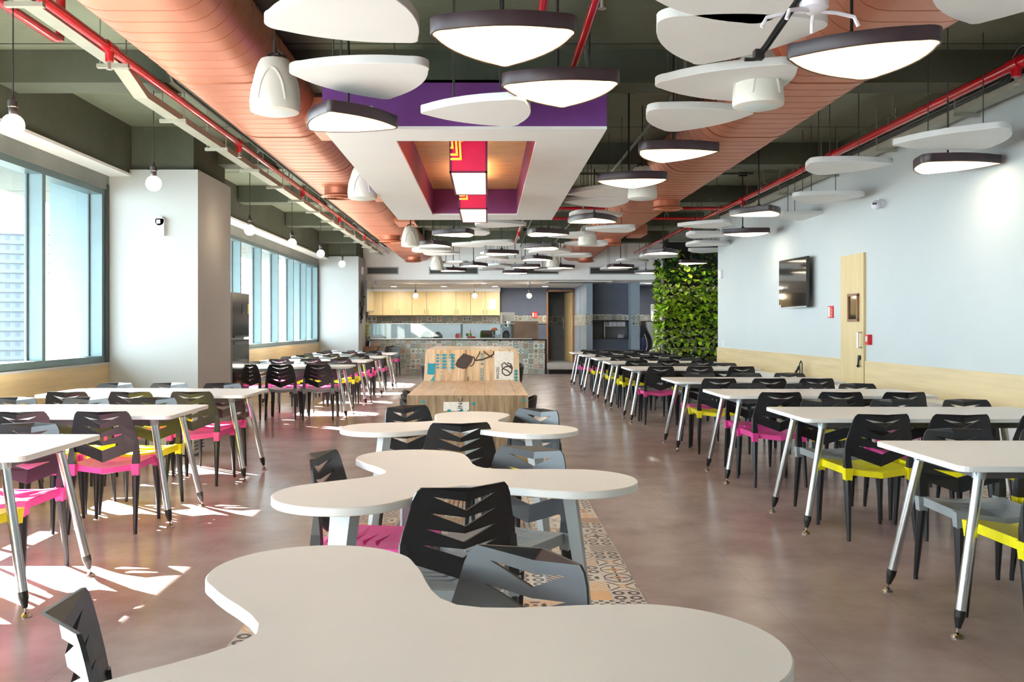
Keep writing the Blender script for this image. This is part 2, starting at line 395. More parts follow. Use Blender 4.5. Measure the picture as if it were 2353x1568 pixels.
# window wall
w1 = MB(); w1.box(-4.62, XL, Y0, YB, 0, .90); struct('wall_left', w1.mesh('wall_left', M['maple']))
w1 = MB(); w1.box(-4.62, XL+.012, Y0, YB, .90, .925); struct('trim_3', w1.mesh('sill_strip', M['pillar_white']))
w1 = MB(); w1.box(-4.75, XL, Y0, YB, 2.94, 3.10); struct('trim_4', w1.mesh('lintel', M['lintel']))
w1 = MB(); w1.box(-4.75, -4.17, Y0, YB, 3.10, 3.13); struct('trim_5', w1.mesh('white_pelmet', M['soffit_white']))
w1 = MB(); w1.box(-4.75, -4.19, Y0, YB, 3.13, ZC); struct('wall_left_beam', w1.mesh('wall_left_beam', M['concrete']))
def window(n, ya, yb, mull):
    fr = MB(); xg, xi = -4.60, XL-.02
    fr.box(xg-.03, xi, ya, yb, .925, 1.0); fr.box(xg-.03, xi, ya, yb, 2.87, 2.94)
    o = struct('window_%d' % n, fr.mesh('window_frame_rails', M['frame']))
    for ym in mull:
        q = MB(); q.box(xg-.03, xi, ym-.035, ym+.035, 1.0, 2.87); q.cur = 1; q.box(xg-.005, xg+.01, ym-.055, ym-.035, 1.0, 2.87); q.box(xg-.005, xg+.01, ym+.035, ym+.05, 1.0, 2.87)
        q.cur = 0; link('mullion', q.mesh('mullion', [M['frame'], M['frame_dark']]), o)
    q = MB(); q.box(xi-.05, xi+.025, yb-.07, yb, .925, 3.0); link('side_frame', q.mesh('side_frame', M['frame_dark']), o)
    ms = [ya]+list(mull)+[yb]
    for a, b in zip(ms, ms[1:]):
        if b-a > .3:
            g = MB(); g.add([(xg,a,.98),(xg,b,.98),(xg,b,2.9),(xg,a,2.9)], [(0,1,2,3)]); link('pane', g.mesh('pane', M['glass']), o)
window(1, Y0, P1[0], [.02, 1.51, 3.0, 4.49, 5.97, 7.46, 8.93, 10.31])
window(2, P1[1], P2[0], [11.83, 13.16, 14.61, 16.06, 17.51, 18.94, 20.43, 21.86, 23.32])
# balcony slab outside and far towers
q = MB(); q.box(-6.52, -4.76, Y0, 26, 3.17, 3.32); 
for i in range(14): q.box(-6.5, -4.8, i*2.0, i*2.0+.02, 3.165, 3.17)
struct('ceiling_balcony', q.mesh('balcony_slab', M['soffit_out']))
q = MB(); q.box(-6.9, -4.6, Y0, 26, -.5, .0); struct('floor_balcony', q.mesh('balcony_floor', M['soffit_out']))
q = MB(); q.box(-5.1, -4.62, P1[0]-.05, P1[1]+.05, 0, 3.17); q.box(-5.1, -4.62, P2[0]-.05, P2[1]+.05, 0, 3.17); struct('wall_left_piers', q.mesh('outside_piers', M['frame']))
def tower(x, y, w_, d_, h_, z0, label):
    t = thing('apartment_tower', label, 'building', (x, y, z0), .35, 'hazy towers outside the windows')
    a = MB(); a.box(-w_/2, w_/2, -d_/2, d_/2, 0, h_); mb_obj('wall', a, M['tower'], t)
    s_ = MB(); nz = int(h_/3.2)
    for j in range(nz): s_.box(-w_/2-.5, w_/2+.5, -d_/2-.5, d_/2+.5, j*3.2+2.9, j*3.2+3.2)
    mb_obj('balcony_slab', s_, M['tower'], t)
    s_ = MB()
    for j in range(nz):
        for k in range(int(w_/3)):
            s_.box(-w_/2+k*3+.6, -w_/2+k*3+2.0, -d_/2-.06, -d_/2+.02, j*3.2+1.0, j*3.2+2.4)
        for k in range(int(d_/3)):
            s_.box(w_/2-.02, w_/2+.06, -d_/2+k*3+.6, -d_/2+k*3+2.0, j*3.2+1.0, j*3.2+2.4)
    mb_obj('window_rows', s_, M['tower_w'], t)
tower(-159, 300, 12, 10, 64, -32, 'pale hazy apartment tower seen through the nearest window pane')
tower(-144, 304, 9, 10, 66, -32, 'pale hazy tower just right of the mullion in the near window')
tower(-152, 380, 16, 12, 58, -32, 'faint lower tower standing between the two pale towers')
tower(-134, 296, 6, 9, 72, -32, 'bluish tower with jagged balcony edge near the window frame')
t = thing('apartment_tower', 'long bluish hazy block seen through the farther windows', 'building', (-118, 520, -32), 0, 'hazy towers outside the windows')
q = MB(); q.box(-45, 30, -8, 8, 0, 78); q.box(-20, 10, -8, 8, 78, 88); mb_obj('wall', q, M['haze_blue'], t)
q = MB()
for j in range(22): q.box(-45.3, 30.3, -8.4, 8.4, 3+j*3.4, 3.8+j*3.4)
mb_obj('balcony_slab', q, M['tower'], t)
q = MB(); q.box(-520, -12, -60, 620, -34, -32); struct('ground', q.mesh('ground', mat('hazy_trees_ground', (.045, .060, .060), .9, var=.3, vs=.05)))
q = MB()
for i in range(150):
    x, y = R.uniform(-190, -60), R.uniform(60, 280); q.sphere((x, y, -32), R.uniform(3, 7), 8)
o = link('treetops', q.mesh('treetops', mat('hazy_treetops', (.04, .06, .055), .9, var=.3, vs=.2), True)); tag(o, 'hazy green treetops far below the near window', 'trees', kind='stuff')
# pillars
def pillar(n, a, b):
    q = MB(); q.box(-4.7, XP, a, b, 0, 3.18); o = struct('wall_pillar_%d' % n, q.mesh('pillar_boxing', M['pillar_white']))
    q = MB(); q.box(-4.7, XP-.07, a+.06, b-.02, 3.18, ZC); link('concrete_head', q.mesh('pillar_head', M['concrete']), o)
    q = MB(); q.box(-4.2, -4.1, a-.02, a, 3.12, 3.16)
pillar(1, *P1); pillar(2, *P2)
# right wall, panelling, ledge
YE = 17.3
q = MB(); q.box(XR, XR+.2, Y0, YE, 0, 3.45); q.box(XR, XR+.02, Y0, YE, 3.45, 3.46); struct('wall_right', q.mesh('wall_right', M['wall_white']))
q = MB(); q.box(XR+.02, XR+.2, Y0, YE, 3.46, ZC); struct('wall_right_top', q.mesh('wall_right_top', M['concrete']))
DY0, DY1 = 4.48*F/870, 4.48*F/817
q = MB(); q.box(XR-.02, XR, Y0, DY0-.01, .0, .935); q.box(XR-.02, XR, DY1+.02, YE, 0, .935); struct('trim_6', q.mesh('wood_dado', M['maple']))
q = MB(); q.box(4.22, XR-.02, 2.0, YE-.3, 0, .62); struct('trim_7', q.mesh('white_ledge', M['edge_white']))
q = MB(); q.box(5.6, 5.8, YE, YB, 0, ZC); q.box(XR+.2, 5.8, YE, YE+.1, 0, ZC); struct('wall_right_return', q.mesh('wall_right_return', M['wall_white']))
# door 1 in right wall
q = MB(); q.box(XR-.03, XR, DY0, DY1, 0, 2.22); d = struct('door_1', q.mesh('door_leaf', M['maple_v']))
yw0, yw1 = 4.45*F/(1974.5-CX), 4.45*F/(1951-CX)
q = MB(); za, zb = H-(718-CY)*yw0/F*1.0, H-(664-CY)*yw0/F
za, zb = 1.42, 1.72
for (a, b, c, e) in ((yw0, yw1, za-.02, za+.01), (yw0, yw1, zb-.01, zb+.02), (yw0, yw0+.03, za, zb), (yw1-.03, yw1, za, zb)): q.box(XR-.055, XR-.03, a, b, c, e)
link('window_surround', q.mesh('window_surround', M['brown_wood']), d)
q = MB(); q.box(XR-.04, XR-.031, yw0+.03, yw1-.03, za+.01, zb-.01); link('vision_panel', q.mesh('vision_panel', M['screen']), d)
yh = 4.45*F/(1980.5-CX)
q = MB(); q.path([(XR-.03, yh, 1.09), (XR-.08, yh, 1.09), (XR-.08, yh, 1.27), (XR-.03, yh, 1.27)], .012); link('door_handle', q.mesh('door_handle', M['steel'], True), d)
q = MB(); q.tube((XR-.03, yh+.05, .97), (XR-.05, yh+.05, .97), .03); q.path([(XR-.05, yh+.05, .96), (XR-.055, yh+.05, .88)], .012, 6); q.sphere((XR-.055, yh+.05, .87), .02, 8); link('lock', q.mesh('door_lock', M['black'], True), d)
# kitchen shell
q = MB(); q.box(-4.6, 2.0, Y1, Y1+.15, .0, 2.63); struct('wall_back', q.mesh('wall_back', M['slate']))
q = MB(); q.box(-4.6, .45, Y1-.03, Y1, .9, 1.42); q.box(-4.6,.45,Y1-.03,Y1,0,.9); struct('trim_8', q.mesh('grey_splashback', M['slate2']))
q = MB(); q.box(-4.6, 2.0, Y1-.04, Y1-.002, 1.42, 1.70); struct('trim_9', q.mesh('tile_band_back', M['band_tile']))
q = MB(); q.box(-4.6, .43, Y1-.42, Y1, 2.50, 2.63); struct('trim_10', q.mesh('cabinet_bulkhead', M['soffit_white']))
q = MB(); q.box(-4.75, -4.6, YB, Y1+.1, 0, 2.7); struct('wall_kitchen_left', q.mesh('wall_kitchen_left', M['slate2']))
q = MB(); q.box(1.72, 4.2, YB+.1, Y1+2.6, 0, .12); struct('floor_step', q.mesh('raised_kitchen_floor', M['grey_tile']))
q = MB(); q.box(1.72, 3.6, YB+.04, YB+.1, 0, .125); struct('baseboard_step', q.mesh('black_step_riser', M['granite']))
q = MB(); q.box(2.94, 3.1, 28.3, Y1, 0, 2.63); struct('wall_passage', q.mesh('wall_passage', M['slate2']))
q = MB(); q.box(2.925, 2.94, 26.42, Y1, 1.36, 1.70); struct('trim_11', q.mesh('tile_band_passage', tile_mat('passage_band', .17, (1, 2), [(.05,.055,.07),(.10,.055,.04),(.08,.10,.12),(.30,.15,.07)], [(.55,.55,.48),(.42,.48,.42),(.38,.36,.26)], .3, off=(0, .03), seed=2)))
q = MB(); q.box(1.2, 4.4, Y1+2.4, Y1+2.55, 0, 2.63); struct('wall_store', q.mesh('wall_store', M['grey_tile']))
q = MB(); q.box(1.4, 3.4, Y1+2.36, Y1+2.4, 1.36, 1.70); struct('trim_12', q.mesh('tile_band_store', M['band_tile']))
q = MB(); q.box(2.94, 8, 28.2, 28.35, 0, 2.63); struct('wall_servery', q.mesh('wall_servery', M['slate']))
for n, (x0, x1) in enumerate(((2.94, 3.12), (4.26, 4.52))):
    q = MB(); q.box(x0, x1, 26.4, 28.2, 0, 2.63); o = struct('wall_column_%d' % (n+1), q.mesh('wall_column', M['slate2']))
    q = MB(); q.box(x0+.005, x1-.005, 26.385, 26.4, 1.36, 1.70); link('tile_band', q.mesh('column_band', M['band_tile']), o)
q = MB(); q.box(3.12, 4.26, 26.9, 27.0, 0, .96); q.box(3.12, 4.26, 26.9, 27.0, 1.52, 2.63); struct('wall_hatch', q.mesh('wall_hatch', M['slate']))
q = MB(); q.box(3.12, 4.26, 26.87, 26.9, 1.52, 1.70); struct('trim_13', q.mesh('tile_band_hatch', M['band_tile']))
q = MB(); q.box(3.12, 4.26, 27.5, 27.52, .96, 1.52); struct('wall_hatch_back', q.mesh('wall_hatch_back', M['grey_tile']))
q = MB(); q.box(4.52, 6, 28.16, 28.2, 1.36, 1.70); struct('trim_14', q.mesh('tile_band_servery', M['band_tile']))
# door 2: open door to store
q = MB()
q.box(1.99, 2.05, Y1-.06, Y1+.2, .12, 2.60); q.box(2.88, 2.94, Y1-.06, Y1+.2, .12, 2.60); q.box(1.99, 2.94, Y1-.06, Y1+.2, 2.50, 2.56)
d = struct('door_2', q.mesh('door_frame', M['brown_wood']))
q = MB(); q.box(1.9, 2.98, Y1+.1, Y1+.15, 2.56, 2.63); link('overpanel', q.mesh('overpanel', M['slate']), d)
q = MB(); q.hexa([(2.84,Y1-.06,.13),(2.87,Y1-.06,.13),(2.72,Y1+.85,.13),(2.68,Y1+.85,.13)], [(2.84,Y1-.06,2.48),(2.87,Y1-.06,2.48),(2.72,Y1+.85,2.48),(2.68,Y1+.85,2.48)]); link('door_leaf', q.mesh('open_leaf', M['maple_v']), d)
q = MB(); q.path([(2.66,Y1+.6,1.25),(2.62,Y1+.6,1.25),(2.62,Y1+.6,1.6),(2.66,Y1+.6,1.6)], .014); link('door_handle', q.mesh('pull_handle', M['steel'], True), d)

# ------------------------------------------------------------------ ducts and services
def duct(x0, x1, z0, z1, ya, yb, label, loc):
    t = thing('air_duct', label, 'air duct', (0, 0, 0), 0, 'copper air ducts')
    hw, hh = (x1-x0)/2, (z1-z0)/2; cx, cz = (x0+x1)/2, (z0+z1)/2; prof = []
    for s_ in (0, 1):
        for i in range(13):
            a = -PI/2+PI*i/12+PI*s_
            prof.append((cx+(hw-hh)*(1-2*s_)+hh*math.cos(a), cz+hh*math.sin(a)))
    body = MB(); body.rings([[(x, ya, z) for x, z in prof], [(x, yb, z) for x, z in prof]])
    mb_obj('duct_shell', body, M['copper'], t, True)
    rb = MB(); y = ya+.1; k = 0
    while y < yb:
        e = .0022; wd = .003
        big = (k % 10 == 9)
        if big: wd = .02; e = .006
        pr = [(cx+(x-cx)*(1+e/hw), cz+(z-cz)*(1+e/hh)) for x, z in prof]
        rb.rings([[(x, y-wd, z) for x, z in prof], [(x, y-wd*.5, z) for x, z in pr], [(x, y+wd*.5, z) for x, z in pr], [(x, y+wd, z) for x, z in prof]], False, False)
        y += .19; k += 1
    mb_obj('seam_ring', rb, M['copper_d'], t, True)['kind'] = 'stuff'
    return t
def outlet(t, x0, x1, y0, y1, z0, z1, side):
    q = MB(); q.box(x0, x1, y0, y1, z0, z1); o = mb_obj('side_outlet', q, M['copper'], t)
    q = MB(); xs = x1 if side > 0 else x0
    for i in range(int((z1-z0)/.03)): q.box(xs-.004, xs+.012, y0+.03, y1-.03, z0+.02+i*.03, z0+.032+i*.03)
    link('grille', q.mesh('grille', M['conduit']), o)
def diffuser(t, x, y, z):
    q = MB(); q.lathe([(.19, .10), (.19, .0), (.225, -.015), (.235, -.03), (.20, -.035)], 28, (x, y, z-.08)); o = mb_obj('round_diffuser', q, M['copper'], t, True)
    q = MB()
    for r in (.06, .10, .14, .18): q.lathe([(r, -.03), (r+.012, -.045), (r+.02, -.03)], 28, (x, y, z-.08))
    link('rings', q.mesh('diffuser_rings', M['copper_d'], True), o)
dl = duct(-2.44, -1.54, 3.153, 3.66, 1.0, YB-.15, 'pale copper air duct running above the window-side tables', 0)
for (ya, yb) in ((3.75, 4.75), (7.9, 8.7), (12.35, 13.0), (15.5, 16.3)): outlet(dl, -1.62, -1.27, ya, yb, 3.16, 3.38, 1)
for y in (11.7, 17.9, 23.4): diffuser(dl, -1.95, y, 3.153)
dr = duct(2.04, 2.96, 3.153, 3.66, 1.0, YB-.15, 'copper air duct running above the right-hand table row', 0)
for (ya, yb) in ((6.3, 7.1), (12.6, 13.3)): outlet(dr, 1.82, 2.12, ya, yb, 3.18, 3.38, -1)
for (ya, yb) in ((17.8, 18.6),): outlet(dr, 2.9, 3.2, ya, yb, 3.18, 3.38, 1)
for y in (12.9, 18.6, 23.5): diffuser(dr, 2.6, y, 3.153)
for t, x in ((dl, -1.99), (dr, 2.5)):
    q = MB()
    for i in range(12): q.tube((x-.3, 1.8+i*2, 3.6), (x-.3, 1.8+i*2, ZC), .006, n=5); q.tube((x+.3, 1.8+i*2, 3.6), (x+.3, 1.8+i*2, ZC), .006, n=5)
    mb_obj('hanger_rod', q, M['conduit'], t)

def sprinkler(parent, x, y, z, r):
    q = MB(); q.tube((x, y-.07, z), (x, y+.07, z), r*1.25, n=14); q.tube((x, y, z), (x, y, z-.10), r*.95, r*.8, 12); o = mb_obj('sprinkler_tee', q, M['red'], parent, True)
    q = MB(); q.tube((x, y, z-.10), (x, y, z-.15), .012, n=8); q.lathe([(.004, 0), (.024, -.004), (.024, -.008), (.004, -.010)], 12, (x, y, z-.15)); link('nozzle', q.mesh('nozzle', M['steel'], True), o)
def hanger(parent, x, y, z, r):
    q = MB(); q.path([(x-r-.004, y, z), (x-r-.004, y, z+.07), (x, y, z+.10), (x+r+.004, y, z+.07), (x+r+.004, y, z)], .006, 6); q.tube((x, y, z+.1), (x, y, ZC), .005, n=5); mb_obj('hanger', q, M['steel'], parent, True)
t = thing('sprinkler_pipe', 'long red sprinkler pipe running above the window-side tables', 'pipe', group='red sprinkler pipes')
xa, za = -2.76, 3.38
q = MB(); q.tube((xa, 1.0, za), (xa, YB-.13, za), .034, n=16); mb_obj('pipe_run', q, M['red'], t, True)
for y in (6.5, 9.9, 13.3, 16.6, 20): sprinkler(t, xa, y, za, .036)
for y in (5.2, 7.9, 10.8, 12.2, 15.2, 18.4, 21.5): hanger(t, xa, y, za, .034)
t = thing('sprinkler_pipe', 'short red pipe ending in an elbow above the near window', 'pipe', group='red sprinkler pipes')
q = MB(); q.path([(-3.02, 1.0, 3.36), (-3.02, 6.2, 3.36), (-3.02, 6.28, 3.38), (-3.02, 6.3, 3.46), (-3.02, 6.3, ZC)], .032, 12); mb_obj('pipe_run', q, M['red'], t, True)
t = thing('sprinkler_pipe', 'long red sprinkler pipe running beside the white right wall', 'pipe', group='red sprinkler pipes')
xb = 4.10
q = MB(); q.tube((xb, 1.0, za), (xb, YB-.13, za), .042, n=16); mb_obj('pipe_run', q, M['red'], t, True)
for y in (6.9, 10.6, 14.3, 18): sprinkler(t, xb, y, za, .044)
for y in (6.5, 9.0, 11.6, 13.2, 16.2): hanger(t, xb, y, za, .042)
t = thing('sprinkler_pipe', 'red pipe crossing under the ceiling, nearer of two crossing pipes', 'pipe', group='red sprinkler pipes')
q = MB(); q.tube((1.2, 15.45, 3.39), (4.1, 15.45, 3.39), .028, n=12); mb_obj('pipe_run', q, M['red'], t, True); hanger(t, 3.4, 15.45, 3.39, .03); hanger(t, 1.6, 15.45, 3.39, .03)
t = thing('sprinkler_pipe', 'red pipe crossing under the ceiling, farther of two crossing pipes', 'pipe', group='red sprinkler pipes')
q = MB(); q.tube((.9, 16.9, 3.39), (4.1, 16.9, 3.39), .028, n=12); mb_obj('pipe_run', q, M['red'], t, True); hanger(t, 3.4, 16.9, 3.39, .03); hanger(t, 1.6, 16.9, 3.39, .03)
for x, ye, lab in ((.35, 6.6, 'red pipe passing above the two nearest centre lamps, left of two'), (.67, 22, 'red pipe passing above the second centre lamp, right of two')):
    t = thing('sprinkler_pipe', lab, 'pipe', group='red sprinkler pipes')
    q = MB(); q.tube((x, 1.0, 3.36), (x, ye, 3.36), .03, n=12); mb_obj('pipe_run', q, M['red'], t, True); sprinkler(t, x, 5.2 if ye > 8 else 5.9, 3.36, .032); hanger(t, x, 3.0, 3.36, .03)
    if ye > 8:
        for y in (14.5, 19): sprinkler(t, x, y, 3.36, .032)
# cable trays
def tray(name, label, x, pts, wdt=.11, brk=1.05):
    t = thing(name, label, 'cable tray', group='cable trays under the ceiling')
    rs = []
    for y, z in pts: rs.append([(x-wdt/2, y, z), (x+wdt/2, y, z), (x+wdt/2, y, z+.06), (x-wdt/2, y, z+.06)])
    q = MB(); q.rings(rs); mb_obj('tray_channel', q, M['tray'], t)
    y = pts[0][0]+.6
    while y < pts[-1][0]:
        z = next(a[1]+(b[1]-a[1])*(y-a[0])/(b[0]-a[0]) for a, b in zip(pts, pts[1:]) if a[0] <= y <= b[0])
        q = MB(); q.box(x-.12, x+.12, y-.02, y+.02, z-.03, z); q.tube((x-.1, y, z), (x-.1, y, ZC), .006, n=5); q.tube((x+.1, y, z), (x+.1, y, ZC), .006, n=5)
        mb_obj('bracket', q, M['tray'], t); y += brk
tray('cable_tray', 'cream cable tray stepping down beside the left red pipe', -2.86, [(1, 3.35), (6.95, 3.35), (7.35, 3.23), (23.8, 3.23)], .115, 1.3)
tray('cable_tray', 'cable tray running beside the red pipe at the right wall', 4.30, [(1, 3.26), (15.5, 3.26)], .13, 1.6)
def conduits(label, pts_list, m_, r=.012):
    t = thing('conduit', label, 'conduit', group='conduits under the ceiling')
    for p in pts_list:
        q = MB(); q.path(p, r, 8); mb_obj('tube', q, m_, t, True)
conduits('bundle of thin conduits curving along the slab at the right wall', [[(4.38-.03*i, 1, 3.55), (4.38-.03*i, 5.6+.1*i, 3.55), (4.36-.03*i, 5.9+.1*i, 3.60), (4.36-.03*i, 7.2, 3.60), (4.36-.03*i, 7.45, 3.40), (4.36-.03*i, 16, 3.40)] for i in range(3)], M['conduit'])
conduits('dark conduits beside the left red pipe under the slab', [[(-2.60+.05*i, 2, 3.62), (-2.60+.05*i, 7.1, 3.62), (-2.62+.05*i, 7.4, 3.39), (-2.62+.05*i, 23, 3.39)] for i in range(2)], M['conduit'], .015)
conduits('grey conduits crossing the slab above the nearest centre lamp', [[(-1.3, 4.0+.09*i, 3.66), (.9, 4.0+.09*i, 3.66), (1.1, 4.1+.1*i, 3.66), (1.9, 4.1+.1*i, 3.66)] for i in range(2)], M['conduit_l'], .014)
conduits('pair of conduits running down the middle of the slab', [[(1.15+.8*i-.4, 3, 3.66), (1.15+.8*i-.4, 7, 3.66), (1.25+.8*i-.4, 7.4, 3.39), (1.25+.8*i-.4, 23, 3.39)] for i in range(2)], M['conduit_l'], .016)
conduits('conduits crossing the slab behind the purple canopy', [[(-1.4, 12.4+.5*i, 3.64), (4.0, 12.4+.5*i, 3.64)] for i in range(3)], M['conduit'], .014)
conduits('thick dark drain pipes above the window tables', [[(-2.6, 8.0, 3.66), (-2.6, 8.3, 3.62), (-2.55, 8.6, 3.52), (-2.55, 11.3, 3.52)]], M['conduit_l'], .035)

# ------------------------------------------------------------------ purple canopy with lanterns
t = thing('ceiling_canopy', 'white suspended ceiling canopy with purple sides and open centre', 'ceiling canopy', (0, 0, 0))
X0c, X1c, Ya, Yb, Zb, Zt = -1.175, .85, 6.33, 11.76, 2.75, 3.10
xa0, xa1, ya0, ya1 = -.69, .37, 6.74, 11.25
q = MB()
for (a, b, c, e) in ((X0c, X1c, Ya, ya0), (X0c, X1c, ya1, Yb), (X0c, xa0, ya0, ya1), (xa1, X1c, ya0, ya1)): q.box(a, b, c, e, Zb, Zb+.02)
mb_obj('underside', q, M['panel_white'], t)
q = MB()
q.box(X0c, X1c, Ya, Ya+.02, Zb+.02, Zt); q.box(X0c, X1c, Yb-.02, Yb, Zb+.02, Zt); q.box(X0c, X0c+.02, Ya+.02, Yb-.02, Zb+.02, Zt); q.box(X1c-.02, X1c, Ya+.02, Yb-.02, Zb+.02, Zt)
mb_obj('side_panel', q, M['purple'], t)
q = MB(); q.box(xa0, xa1, ya0-.02, ya0, Zb+.02, Zt); q.box(xa0, xa1, ya1, ya1+.02, Zb+.02, Zt); q.box(xa0-.02, xa0, ya0-.02, ya1+.02, Zb+.02, Zt); q.box(xa1, xa1+.02, ya0-.02, ya1+.02, Zb+.02, Zt)
mb_obj('inner_lining', q, M['plum'], t)
q = MB(); q.box(X0c, X1c, Ya, Yb, Zt-.02, Zt); mb_obj('recess_panel', q, M['gold'], t)
q = MB()
for x in (X0c+.1, X1c-.1):
    for y in (Ya+.2, 9, Yb-.2): q.tube((x, y, Zt), (x, y, ZC), .008, n=6)
mb_obj('hanger_rod', q, M['conduit'], t)
for k, (y, lab) in enumerate(((7.04, 'nearer crimson box lantern with yellow lines under the canopy'), (9.25, 'farther crimson box lantern with yellow lines under the canopy'))):
    lw, ll, z0, z1 = .285, 1.2, 2.56, 2.94
    t = thing('box_lantern', lab, 'pendant lamp', (-.15, y, 0), 0, 'crimson box lanterns in the canopy')
    q = MB(); h = lw/2; q.box(-h, h, 0, ll, z0+.012, z1); mb_obj('shade', q, M['crimson'], t)
    q = MB(); q.box(-h+.008, h-.008, .012, ll-.012, z0+.006, z0+.012); mb_obj('light_face', q, M['lantern'], t)
    q = MB()
    for x in (-h, h): q.box(x-.008, x+.008, -.004, ll+.004, z0, z0+.015); q.box(x-.008, x+.008, -.004, .008, z0, z1); q.box(x-.008, x+.008, ll-.008, ll+.004, z0, z1)
    q.box(-h, h, -.004, .008, z0, z0+.014); q.box(-h, h, ll-.008, ll+.004, z0, z0+.014); mb_obj('edge_trim', q, M['crimson_edge'], t)
    q = MB()
    for (wd, zz, top) in ((.09, z0+.10, z1), (.06, z0+.135, z1), (.025, z0+.19, z1)):
        q.box(-h, -h+wd, -.006, -.001, zz, zz+.018)
        q.hexa([(-h+wd-.016,-.006,zz),(-h+wd,-.006,zz),(-h+wd,-.001,zz),(-h+wd-.016,-.001,zz)], [(-h+wd-.032,-.006,top),(-h+wd-.016,-.006,top),(-h+wd-.016,-.001,top),(-h+wd-.032,-.001,top)])
    q.hexa([(-h+.085,-.006,z0+.24),(-h+.095,-.006,z0+.26),(-h+.095,-.001,z0+.26),(-h+.085,-.001,z0+.24)], [(-h+.19,-.006,z0+.31),(-h+.20,-.006,z0+.33),(-h+.20,-.001,z0+.33),(-h+.19,-.001,z0+.31)])
    mb_obj('line_pattern', q, M['yellow_line'], t)
    q = MB(); q.box(-h+.04, h-.04, .05, ll-.05, z1, z1+.01); mb_obj('lamp_tube', q, M['tube'], t)
    q = MB(); q.tube((0, .2, z1), (0, .2, Zt-.02), .006, n=6); q.tube((0, 1.0, z1), (0, 1.0, Zt-.02), .006, n=6); mb_obj('cord', q, M['wire'], t)
q = MB(); q.box(-4.75, XR+.2, Y0-.15, Y0, 0, ZC); struct('wall_front', q.mesh('wall_front', M['wall_white']))

q = MB(); q.box(5.8, 5.95, YE, 33, 0, ZC); struct('wall_servery_right', q.mesh('wall_servery_right', M['slate']))
q = MB(); q.box(1.05, 1.2, Y1+.15, 33, 0, 2.63); q.box(4.4, 4.55, 28.35, 33, 0, 2.63); struct('wall_store_side', q.mesh('wall_store_side', M['grey_tile']))
# ------------------------------------------------------------------ pick-shaped lamps and foam panels
def pick(width=1.0):
    """rounded triangle with bulged sides; sharper tip towards +x, about one unit across"""
    A, B, C = Vector((.50, 0)), Vector((-.34, .47)), Vector((-.34, -.47)); rad = (.065, .12, .12); cs = []
    P = [A, B, C]; pts = []
    cen = [p*(1-r/p.length) for p, r in zip(P, rad)]
    for i in range(3):
        c, r = cen[i], rad[i]; nx, pv = cen[(i+1)%3], cen[i-1]
        d1 = (nx-c); n1 = Vector((d1.y, -d1.x)).normalized()      # outward for next edge (CCW)
        d0 = (c-pv); n0 = Vector((d0.y, -d0.x)).normalized()
        a0, a1 = math.atan2(n0.y, n0.x), math.atan2(n1.y, n1.x)
        while a1 < a0: a1 += 2*PI
        for k in range(8):
            a = a0+(a1-a0)*k/7; pts.append((c.x+r*math.cos(a), c.y+r*math.sin(a)))
        s, e = Vector(pts[-1]), nx+n1*rad[(i+1)%3]; m_ = (s+e)/2+n1*.054*(e-s).length/.6
        for k in range(1, 7):
            t = k/7; pts.append(tuple(s*(1-t)**2+(2*m_-(s+e)/2)*2*t*(1-t)+e*t*t))
    return [(x*width, y*width) for x, y in pts]
def pick_xform(pts, ang, s):
    c, n = math.cos(ang), math.sin(ang); q = [(x*c-y*n, x*n+y*c) for x, y in pts]
    w_ = max(p[0] for p in q)-min(p[0] for p in q)
    ox = (max(p[0] for p in q)+min(p[0] for p in q))/2; oy = (max(p[1] for p in q)+min(p[1] for p in q))/2
    return [((x-ox)*s/w_, (y-oy)*s/w_) for x, y in q]
def place(b, z):
    x0, x1, yt, yb = b
    yn, yf = (z-H)*F/(CY-yt), (z-H)*F/(CY-yb); cy = (yn+yf)/2
    return ((x0+x1)/2-CX)*cy/F, cy, (x1-x0)*cy/F
ORD = ['nearest', 'second', 'third', 'fourth', 'fifth', 'sixth', 'seventh', 'eighth', 'ninth', 'tenth', 'eleventh', 'twelfth', 'thirteenth', 'fourteenth', 'fifteenth', 'sixteenth', 'seventeenth', 'eighteenth', 'nineteenth', 'twentieth', 'twenty-first', 'twenty-second', 'twenty-third', 'twenty-fourth']
LAMPS = [((994,1315,60,150),88,0), ((1151,1411,184,245),84,0), ((692,909,254,304),262,-.09), ((1367,1523,402,440),80,0), ((1308,1423,497,517),265,0),
 ((993,1090,534,546),180,0), ((950,1037,558,571),275,0), ((1113,1192,580,589),350,0), ((1055,1121,607,615),270,0), ((1011,1072,619,626),10,0),
 ((1174,1240,612,619),200,0), ((1154,1213,625,632),95,0), ((1256,1321,613,619),0,0), ((1211,1308,532,546),0,0), ((1200,1285,565,577),175,0),
 ((1199,1271,593,600),20,0), ((1802,2112,93,180),185,0), ((1457,1639,344,372),335,0), ((2086,2270,370,400),335,0), ((1684,1803,481,501),275,0),
 ((1655,1758,533,545),190,0), ((1482,1565,577,587),265,0), ((1395,1457,611,619),0,0), ((1456,1512,624,631),180,0), ((1554,1623,602,610),100,0)]
